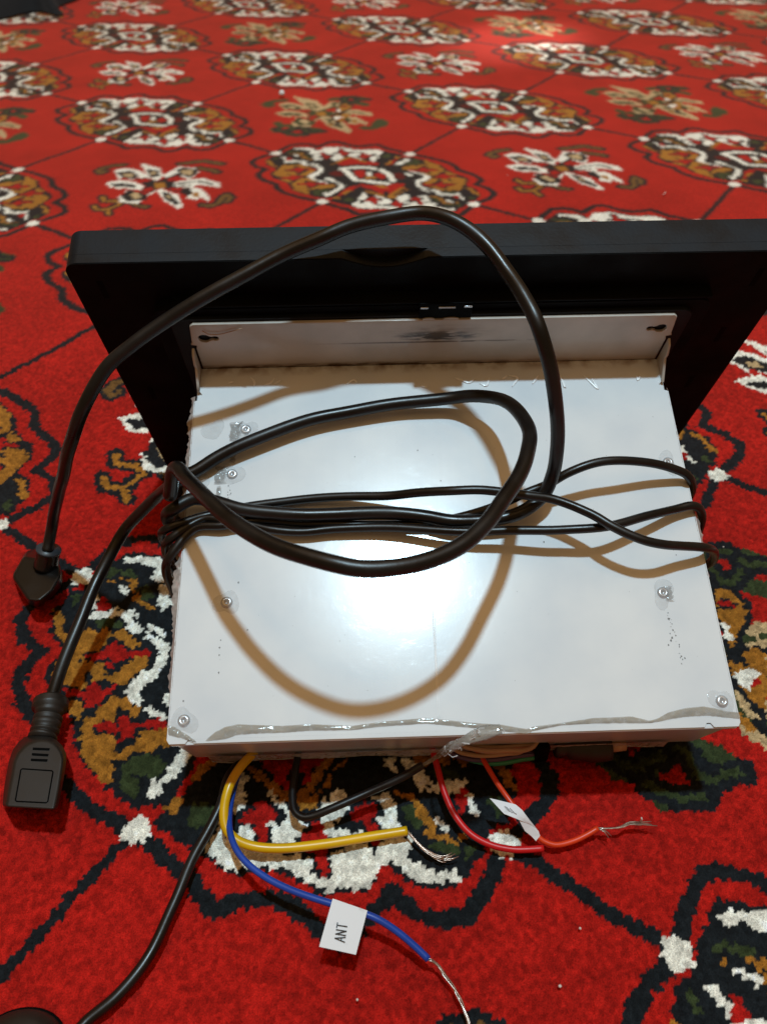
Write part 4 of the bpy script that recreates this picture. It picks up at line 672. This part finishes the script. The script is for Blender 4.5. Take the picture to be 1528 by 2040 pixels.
for xx in (-26, 200):
    for zz in (40, 8, -24): box("vent_slot", (xx, xx+2.2, 8.1, 8.8, zz-9, zz), M_hinge, unit, .2)
hinge = box("hinge_plate", (83.2, 101.6, .5, 1.25, 26.5, 34.3), M_hinge, unit, .3)
for x0, x1, z0 in ((83.6, 86.2, 32.6), (89.8, 95.6, 32.7), (98.6, 101.4, 33.0)): box("hinge_slot_glint", (x0, x1, .1, .52, z0-.6, z0+.2), M_steel, hinge, .12)  # pale bars paint in the light glinting at the hinge slots
for x0, r in ((86.7, 2.2), (94.6, 2.8)):
    pts = [(x0+r*math.cos(a), 26.25+.9*math.sin(a)) for a in np.linspace(0, math.pi, 12)]
    prism("flange_tab", pts, M_flange, unit, 'y', .1, 1.1, bev=.1)
# screws under the tape, each with its blister of film
def dome(name, c, r, h, mat, parent, seed, lump=.25, squash=1.3):
    R = random.Random(seed); vs = []; fs = []; nr_, ns = 7, 22; ph = [R.random()*6 for _ in range(4)]
    for i in range(nr_+1):
        t = i/nr_
        for j in range(ns):
            a = 2*math.pi*j/ns; rr = r*t*(1+lump*math.sin(2*a+ph[0])*t+lump*.6*math.sin(3*a+ph[1])*t)
            z = h*math.cos(t*math.pi/2)**1.2*(1+.35*math.sin(5*a+ph[2])*math.sin(t*6))
            vs.append(Vector((c[0]+rr*math.cos(a), c[1]+rr*math.sin(a)*squash, c[2]+z))*.001)
    for i in range(nr_):
        for j in range(ns): a, b = i*ns+j, i*ns+(j+1) % ns; fs.append((a, b, b+ns, a+ns))
    fs.append(tuple(range(ns)))
    return mesh_obj(name, vs, fs, mat, parent)
for q, (x, y, z) in enumerate(DATA['scr']):
    vs = []; fs = []
    for rr, zz in ((2.0, .0), (1.9, .45), (1.4, .75), (.75, .8)):
        for j in range(20): a = 2*math.pi*j/20; vs.append(Vector((x+rr*math.cos(a), y+rr*math.sin(a), zz))*.001)
    for i in range(3):
        for j in range(20): a, b = i*20+j, i*20+(j+1) % 20; fs.append((a, b, b+20, a+20))
    for j in range(20):
        a = 2*math.pi*j/20; rr = .75 if j % 5 else .9; vs.append(Vector((x+rr*.6*math.cos(a), y+rr*.6*math.sin(a), .25))*.001)
    for j in range(20): a, b = 60+j, 60+(j+1) % 20; fs.append((a, b, b+20, a+20))
    fs.append(tuple(range(80, 100)))
    if q not in (0, 3): mesh_obj("screw", vs, fs, M_steel, unit)
    dome("tape_blister", (x, y, .12), 3.3+.6*random.random(), 1.35, M_blister, unit, q*3+1)
for q, (px_, py_, dx, dy, wd_) in enumerate((a_, b_, c_*1.2, d_*1.25, e_*1.3) for a_, b_, c_, d_, e_ in ((16.0, -24.5, -.3, -6.5, 3.2), (15.6, -35.5, .2, -5.0, 1.7), (12.0, -42.5, -.6, -6.0, 3.4), (11.4, -50.5, -.5, -8.5, 1.5), (11.0, -60, -.3, -4.0, .8), (18.5, -24, -1.5, -2, .7), (163.0, -92, .3, -4.5, 2.2))):
    R = random.Random(q); n = 9
    a = [(px_+dx*i/n-wd_*.5*R.uniform(.5, 1.1), py_+dy*i/n, .25) for i in range(n)]; b = [(px_+dx*i/n+wd_*.5*R.uniform(.5, 1.1), py_+dy*i/n+R.uniform(-.3, .3), .25) for i in range(n)]
    ribbon("torn_tape", a, b, M_torn, unit, 26, .12, .75, .3, q+40)
# tape edges
ribbon("tape_strip", DATA['up'], DATA['lo'], M_tape, unit, 200, .12, .45, .06, 3)
ribbon("tape_strip", DATA['up2'], DATA['lo2'], M_tape, unit, 60, .12, .45, .1, 5)
n_ = 160; R = random.Random(4); hi = []; lo = []
for i in range(n_):
    x = 7+158*i/(n_-1); hi.append((x, -DEP-.2, -29)); lo.append((x, -DEP-.9-.6*math.sin(i*.2)*R.random(), -35.6-1.3*math.sin(i*.07+1)-.5*math.sin(i*.31)-.5*R.random()))
sk_ = ribbon("tape_skirt", hi, lo, M_skirt, unit, n_, 0, .2, .05, 6)
ed = tube("tape_skirt_edge", [Vector(p)*.001 for p in lo[::4]], .00022, M_tape, unit, 6)
def side_skirt(pts, sgn, seed):
    R = random.Random(seed); a = []; b = []
    P = np.array(pts, float); d = np.r_[0, np.cumsum(np.linalg.norm(np.diff(P, axis=0), axis=1))]; t = np.linspace(0, d[-1], 140)
    for i, tt in enumerate(t):
        y = np.interp(tt, d, P[:, 1]); x = np.interp(tt, d, P[:, 0])
        e = (x if sgn < 0 else x-WD); e = min(0, e) if sgn < 0 else max(0, e)
        e += sgn*(.25+.5*R.random()*R.random()*2); base = 0 if sgn < 0 else WD
        a.append((base-sgn*.5, y, -.1)); b.append((base+e, y, -1.2-1.2*R.random()))
    ribbon("tape_edge", a, b, M_skirt, unit, 140, .12, .25, .3, seed)
side_skirt(DATA['skirt'], -1, 8); side_skirt(DATA['skirtR'], 1, 9)
for q, w in enumerate(DATA['wr']): tube("tape_wrinkle", [V3((p[0], p[1], .18)) for p in w], lambda t: .0005*(.35+.65*math.sin(math.pi*min(max(t, .02), .98))), M_film_glint, unit, 8, .0006, flat=.4)  # wrinkles of clear film, drawn white to paint in their glints
for q, w in enumerate(DATA['scr2'][:2]): tube("tape_crease", [V3((p[0], p[1], .06)) for p in w], lambda t: .0002*(.3+.7*math.sin(math.pi*min(max(t, .02), .98))), M_film_glint, unit, 8, .001, flat=.4)
R = random.Random(12); vs = []; fs = []
def speck(x, y, r):
    b = len(vs); n = 6
    for j in range(n): a = 2*math.pi*j/n+R.random()*.6; vs.append(Vector((x+r*R.uniform(.5, 1.1)*math.cos(a), y+r*R.uniform(.6, 1.6)*math.sin(a), .06))*.001)
    vs.append(Vector((x, y, .11))*.001); fs.extend([(b+j, b+(j+1) % n, b+n) for j in range(n)])
for x, y, z in DATA['spk']: speck(x, y, R.uniform(.18, .42))
for (x0, y0), (x1, y1), n in (((161.8, -99), (163.5, -117), 17), ((20.5, -26), (19.5, -36), 14), ((15.5, -48), (14.6, -59), 16)):
    for i in range(n): t = R.random(); speck(x0+(x1-x0)*t+R.gauss(0, .5), y0+(y1-y0)*t, R.uniform(.1, .3))
for i in range(70): speck(R.uniform(4, WD-4), R.uniform(-130, -12), R.uniform(.05, .13))
sp_o = mesh_obj("dirt_specks", vs, fs, M_dirt, unit); sp_o['kind'] = 'stuff'

# ------------------------------------------------------------------ thick black cord with plug and socket
def closed_loft(name, loops, mat, parent, bev=0, smooth=True):
    n = len(loops[0]); vs = [V3(p) for lp in loops for p in lp]; fs = []
    for i in range(len(loops)-1):
        for j in range(n): a, b = i*n+j, i*n+(j+1) % n; fs.append((a, b, b+n, a+n))
    fs += [tuple(range(n)), tuple(range((len(loops)-1)*n, len(loops)*n))]
    o = mesh_obj(name, vs, fs, mat, parent, smooth=False)
    if bev: bevel(o, bev*.001, 3, 25)
    return o
cord = thing("extension_cord", "thick black cord looping over the white box with a flat socket at its end", "cord", V3(DATA['thick'][-1]))
inv = Matrix.Translation(-cord.location)
def rel(o, root):
    o.data.transform(Matrix.Translation(-root.location)); o.parent = root; return o
rel(tube("cable", [V3(p) for p in DATA['thick']], .00232, M_cord, None, 18, .0011, wob=.00018), cord)
pl = rel(closed_loft("plug", [DATA['plug_bot'], [[(a[i]*.45+b[i]*.55) for i in range(3)] for a, b in zip(DATA['plug_bot'], DATA['plug_top'])], DATA['plug_top']], M_plugk, None, 1.3), cord)
nk = rel(tube("strain_relief", [V3(p) for p in DATA['plug_neck']], lambda t: .0049-.0003*t, M_plugk, None, 20, .001), cord)
tip = V3(DATA['plug_neck'][-1]); dr = (tip-V3(DATA['plug_neck'][-2])).normalized()
rel(tube("collar_ring", [tip-dr*.0006, tip+dr*.0006], .0050, plastic("grey_collar", lin(52, 57, 63), .45), None, 20, 0), cord)
sk2 = rel(closed_loft("socket_body", [DATA['conn_bot'], DATA['conn_mid'], DATA['conn_top']], M_plug, None, .9), cord)
for sl in DATA['conn_slots']:
    top = [[p[0], p[1], p[2]-.02] for p in sl]; bot = [[p[0], p[1], p[2]+.28] for p in sl]
    rel(closed_loft("grip_rib", [top, bot], M_hinge, None, .1), cord)
fr = [V3(p)+Vector((0, 0, .00005)) for p in DATA['conn_box']]
pth = []
for i in range(4): pth += [fr[i].lerp(fr[(i+1) % 4], t) for t in (0.04, .35, .65, .96)]
rel(tube("label_outline", pth+[pth[0]], .00022, M_hinge, None, 6, 0, cap=False), cord)
nkp = [V3(p) for p in DATA['conn_neck']]
L0 = catmull(nkp, .0005)
rel(mesh_obj("socket_neck", *tube_geo(L0, lambda t: .0050 if (t*6) % 1 < .62 and t < .8 else (.0038 if t < .8 else .0062), 20), M_plug), cord)

# ------------------------------------------------------------------ thin black cord wound round the box
thin = thing("thin_cord", "thin black cord wound around the white box and trailing to the lower left", "cord", V3(DATA['thin'][0]))
rel(tube("cable", [V3(p) for p in DATA['thin']], lambda t: .0017 if t < .10 else .00155, M_cord, None, 14, .0011, wob=.00016), thin)
b0 = V3(DATA['blob'][0]); 
bl_o = thing("cable_end", "rounded black plastic piece at the bottom left corner of the carpet", "plug", b0)
vs = []; fs = []
prof = [(0, 7), (3, 6.8), (6, 5.9), (8.4, 4.2), (9.4, 1.8), (9.5, -.5)]
ns = 28
for r, z in prof:
    for j in range(ns): a = 2*math.pi*j/ns; vs.append(Vector((r*1.35*math.cos(a), r*math.sin(a), z))*.001)
for i in range(len(prof)-1):
    for j in range(ns): a, b = i*ns+j, i*ns+(j+1) % ns; fs.append((a, b, b+ns, a+ns))
mesh_obj("cap", vs, fs, M_plug, bl_o)
tube("seam_ring", [Vector((9.4*1.355*math.cos(a), 9.42*math.sin(a), 1.8))*.001 for a in np.linspace(0, 2*math.pi, 40)], .0004, M_hinge, bl_o, 6, 0)

# ------------------------------------------------------------------ coloured wires
def strands(name, pts, n, spread, mat, root, seed, r=.00016, fray=1.0):
    """a bundle of fine bare strands, fanning out towards the end"""
    R = random.Random(seed); P = catmull([V3(p) for p in pts], .0012); vs = []; fs = []; N = len(P)
    for s in range(n):
        off = Vector((R.gauss(0, 1), R.gauss(0, 1), abs(R.gauss(0, .6)))); ph = R.random()*6; L = int(N*(R.uniform(.75, 1) if fray else 1)); path = []
        for i in range(max(L, 4)):
            t = i/(N-1); tw = Vector((math.cos(ph+i*.55), math.sin(ph+i*.55), math.cos(ph+i*.55+1)))*.00033*(1-.6*t*fray)
            path.append(P[min(i, N-1)]+tw+off*(spread*.001*fray*t**2.2))
        v, f = tube_geo(path, r, 5); b = len(vs); vs += v; fs += [tuple(i+b for i in q) for q in f]
    return rel(mesh_obj(name, vs, fs, mat), root)
def wire(name, label, key, rad, mat):
    root = thing(name, label, "wire", V3(DATA[key][0])); rel(tube("insulation", [V3(p) for p in DATA[key]], rad, mat, None, 12, .0009), root); return root
wy = wire("yellow_wire", "yellow wire curling out from under the box, frayed copper end", 'yellow', .00155, M_yel)
strands("bare_strand", DATA['yellow_bare'], 14, 1.1, M_cop, wy, 1)
wb = wire("black_wire", "short black wire bent below the box, tied to a twist of clear tape", 'black', .0013, M_cord)
wr = wire("red_wire", "red wire curving out below the box to a cut end", 'red', .0011, M_red)
wo = wire("orange_wire", "orange wire with white ILL paper flag and splayed bare strands", 'orange', .0009, M_ora)
strands("bare_strand", DATA['orange_bare'], 9, .8, M_tin, wo, 2); strands("bare_strand", DATA['orange_bare2'], 4, .9, M_tin, wo, 3)
wl = wire("blue_wire", "blue wire with white ANT paper flag and long twisted bare end", 'blue', .00105, M_blu)
strands("bare_strand", DATA['blue_bare'], 6, 0, M_tin, wl, 5, .00022, 0)
# twisted clear tape
st = tag(tube("tape_twist", [V3(p) for p in DATA['strand']], lambda t: .0006+.0013*t*(1+.35*math.sin(t*23)), M_strand, None, 9, .0008, flat=.3, twist=5), "twisted strand of clear sticky tape hanging over the box's front edge", "tape")
Pn = catmull([V3(p) for p in DATA['strand']], .0012); vs = []; fs = []; R = random.Random(3)
for i in range(len(Pn)): pass
for s in range(14):
    a = R.randint(int(len(Pn)*.45), len(Pn)-2); d = (Pn[-1]-Pn[0]).normalized(); q = Pn[a]; path = [q]
    for i in range(5): path.append(path[-1]+(d*R.uniform(.2, 1.2)+Vector((R.gauss(0, .5), R.gauss(0, .5), R.gauss(-.1, .5))))*.0011)
    v, f = tube_geo(path, .00017, 5); b = len(vs); vs += v; fs += [tuple(i+b for i in x) for x in f]
fz = mesh_obj("frayed_fibre", vs, fs, M_clear, None); fz.parent = st
# paper flags with stroke lettering
GLY = {'A': [((0, 0), (.5, 1)), ((.5, 1), (1, 0)), ((.2, .36), (.8, .36))], 'N': [((0, 0), (0, 1)), ((0, 1), (.9, 0)), ((.9, 0), (.9, 1))], 'T': [((0, 1), (1, 1)), ((.5, 1), (.5, 0))], 'I': [((.1, 0), (.1, 1))], 'L': [((.1, 1), (.1, 0)), ((.1, 0), (.8, 0))]}
def lettering(name, text, o, ex, ey, adv, root, th=.10, wd=.72):
    """o origin, ex the width of one letter, ey cap height (Vectors)"""
    nz = ex.cross(ey).normalized(); nz = nz if nz.z > 0 else -nz; vs = []; fs = []; x = 0
    for ch in text:
        for (x0, y0), (x1, y1) in GLY[ch]:
            a = o+ex*(x+x0*wd)+ey*y0; b = o+ex*(x+x1*wd)+ey*y1; d = (b-a).normalized(); s = d.cross(nz).normalized()*(ey.length*th*.5); e = d*ey.length*th*.4; k = len(vs)
            for h in (0, .00006):
                for q in (a-e-s, a-e+s, b+e+s, b+e-s): vs.append(q+nz*(.00012+h))
            fs.extend([(k, k+1, k+2, k+3), (k+4, k+7, k+6, k+5), (k, k+4, k+5, k+1), (k+1, k+5, k+6, k+2), (k+2, k+6, k+7, k+3), (k+3, k+7, k+4, k)])
        x += adv[ch]
    return rel(mesh_obj(name, vs, fs, M_ink, None, smooth=False), root)
q = [V3(p) for p in DATA['ant']]; nz = (q[1]-q[0]).cross(q[3]-q[0]).normalized(); nz = nz if nz.z > 0 else -nz
vs = []; fs = []; n1, n2 = 7, 9
for lay in (0, -.00016):
    for i in range(n1):
        for j in range(n2):
            u, v = i/(n1-1), j/(n2-1); p = (q[0]*(1-u)+q[1]*u)*(1-v)+(q[3]*(1-u)+q[2]*u)*v; vs.append(p+nz*(lay+.0002*math.sin(v*3)*0))
m_ = n1*n2
for i in range(n1-1):
    for j in range(n2-1):
        a = i*n2+j
        for o_ in (0, m_): fs.append((a+o_, a+1+o_, a+n2+1+o_, a+n2+o_))
rim_ = [i*n2 for i in range(n1)]+[(n1-1)*n2+j for j in range(1, n2)]+[i*n2+n2-1 for i in range(n1-2, -1, -1)]+[j for j in range(n2-2, 0, -1)]
for a, b in zip(rim_, rim_[1:]+rim_[:1]): fs.append((a, b, b+m_, a+m_))
rel(mesh_obj("paper_flag", vs, fs, M_paper, None, smooth=False), wl)
t0, t1, t2 = (V3(p) for p in DATA['ant_txt'])
lettering("lettering", "ANT", t0, (t1-t0)*.345, t2-t0, {'A': 1.02, 'N': 1.0, 'T': 1}, wl)
up_, lo_ = [V3(p) for p in DATA['ill']], [V3(p) for p in DATA['ill2']]
vs = []; fs = []; n = len(up_)
for dz in (0, -.00016):
    for a, b in zip(up_, lo_):
        for k in range(4): vs.append(a.lerp(b, k/3)+Vector((0, 0, dz)))
for o_ in (0, n*4):
    for i in range(n-1):
        for k in range(3): a = o_+i*4+k; fs.append((a, a+1, a+5, a+4))
rel(mesh_obj("paper_flag", vs, fs, M_paper, None), wo)
u3 = [V3(p) for p in DATA['ill3']]; vs = u3+[p+Vector((0, 0, -.00015)) for p in u3]; n = len(u3)
rel(mesh_obj("flag_fold", vs, [tuple(range(n)), tuple(range(n, 2*n))]+[(i, (i+1) % n, (i+1) % n+n, i+n) for i in range(n)], M_paper, None, smooth=False), wo)
t0, t1, t2 = (V3(p) for p in DATA['ill_txt'])
lettering("lettering", "ILL", t0, (t1-t0)*.36, t2-t0, {'I': .5, 'L': 1.05}, wo, .05)

# ------------------------------------------------------------------ loom of wires and jack under the front edge
loom = thing("wire_loom", "bundled beige, purple and green wires tucked under the box's front edge", "wires", V3(DATA['beige0'][0]))
def ext(key): 
    p = [V3(q) for q in DATA[key]]; return [p[0]+Vector((-.012, .02, .002))]+p+[p[-1]+Vector((.014, .022, .001))]
for k in range(4): rel(tube("beige_wire", ext('beige%d' % k), .0008, M_bei, None, 10), loom)
rel(tube("purple_wire", ext('purple'), .0009, M_pur, None, 10), loom); rel(tube("green_wire", ext('green'), .0009, M_grn, None, 10), loom)
tq = [[p[0], p[1], 6] for p in DATA['tie']], [[p[0], p[1], 15.5] for p in DATA['tie']]
rel(closed_loft("tape_wrap", list(tq), M_hinge, None, .6), loom)
jk = thing("cable_jack", "dark cylindrical connector lying under the right front of the box", "connector", V3(DATA['jack'][0]))
rel(tube("sleeve", [V3(p) for p in DATA['jack']], lambda t: .0034+.0010*(t > .3)+.0006*(t > .6), M_plug, None, 18, .0012), jk)
e0, e1 = V3(DATA['jack'][-2]), V3(DATA['jack'][-1]); rel(tube("metal_tip", [e1, e1+(e1-e0).normalized()*.006], .0022, M_bei, None, 16, 0), jk)

# ------------------------------------------------------------------ dark cloth at the far left, crumbs and lint
def cloth():
    nx, ny = 70, 46; vs = []; fs = []
    for i in range(nx):
        for j in range(ny):
            u, v = i/(nx-1), j/(ny-1); x = -930+u*470; y = 1288+v*420
            e = min(1, max(0, min(u, 1-u, v, 1-v)*7)); sx = 12*math.sin(v*9+u*3)+9*math.sin(v*23+2)
            z = 90*e**.6*(.5+.3*math.sin(u*9+v*4)+.28*math.sin(u*23-v*9)+.16*math.sin(u*41+v*27))
            vs.append(Vector((x+sx*(u-.2), y+20*math.sin(u*15)+13*math.sin(u*37), max(z, 1.2)))*.001)
    for i in range(nx-1):
        for j in range(ny-1): a = i*ny+j; fs.append((a, a+1, a+ny+1, a+ny))
    t = NT("black_cloth"); n = t.noise(260, 4); t.l(t.mix(n.outputs[0], lin(12, 14, 17), lin(24, 27, 31)), t.b.inputs['Base Color']); t.set(Roughness=.9, Sheen_Weight=.1); t.bump(n.outputs[0], .3, .002)
    o = mesh_obj("dark_cloth", vs, fs, t.m); return tag(o, "heap of black cloth lying at the far left corner of the carpet", "cloth")
cloth()
def pebble(name, p, r, mat, label, cat, group=None):
    bm = bmesh.new(); bmesh.ops.create_icosphere(bm, subdivisions=2, radius=r)
    for v in bm.verts: v.co *= random.uniform(.8, 1.15)
    me = bpy.data.meshes.new(name); bm.to_mesh(me); bm.free(); me.materials.append(mat)
    for f in me.polygons: f.use_smooth = True
    o = bpy.data.objects.new(name, me); COL.objects.link(o); o.location = V3(p)+Vector((0, 0, r*.4)); return tag(o, label, cat, group)
pebble("bead", DATA['crumb'][0], .0032, M_bead, "tiny bright bead on the carpet beyond the screen's top edge", "bead")
for p, lb in zip(DATA['crumb'][1:], ("pale crumb in plain red pile left of the lower right medallion", "pale crumb on the red pile just right of the box's right edge", "pale crumb on the red pile behind the screen's top edge", "pale crumb on the red pile left of the bottom right white dot", "pale crumb on the red pile straight below the ANT paper flag")):
    pebble("crumb", p, random.uniform(.00035, .0006), M_lint, lb, "crumb", "crumbs scattered on the carpet")
for (a, b), lb in zip(DATA['lint'], ("white sliver of lint on the carpet to the right of the screen", "short pale bristle standing beside the orange wire's bare strands", "faint speck of lint on the carpet behind the screen")):
    tag(tube("lint", [V3(a), V3(a).lerp(V3(b), .5)+Vector((.0003, 0, .0003)), V3(b)], .0003, M_lint, None, 6), lb, "lint")
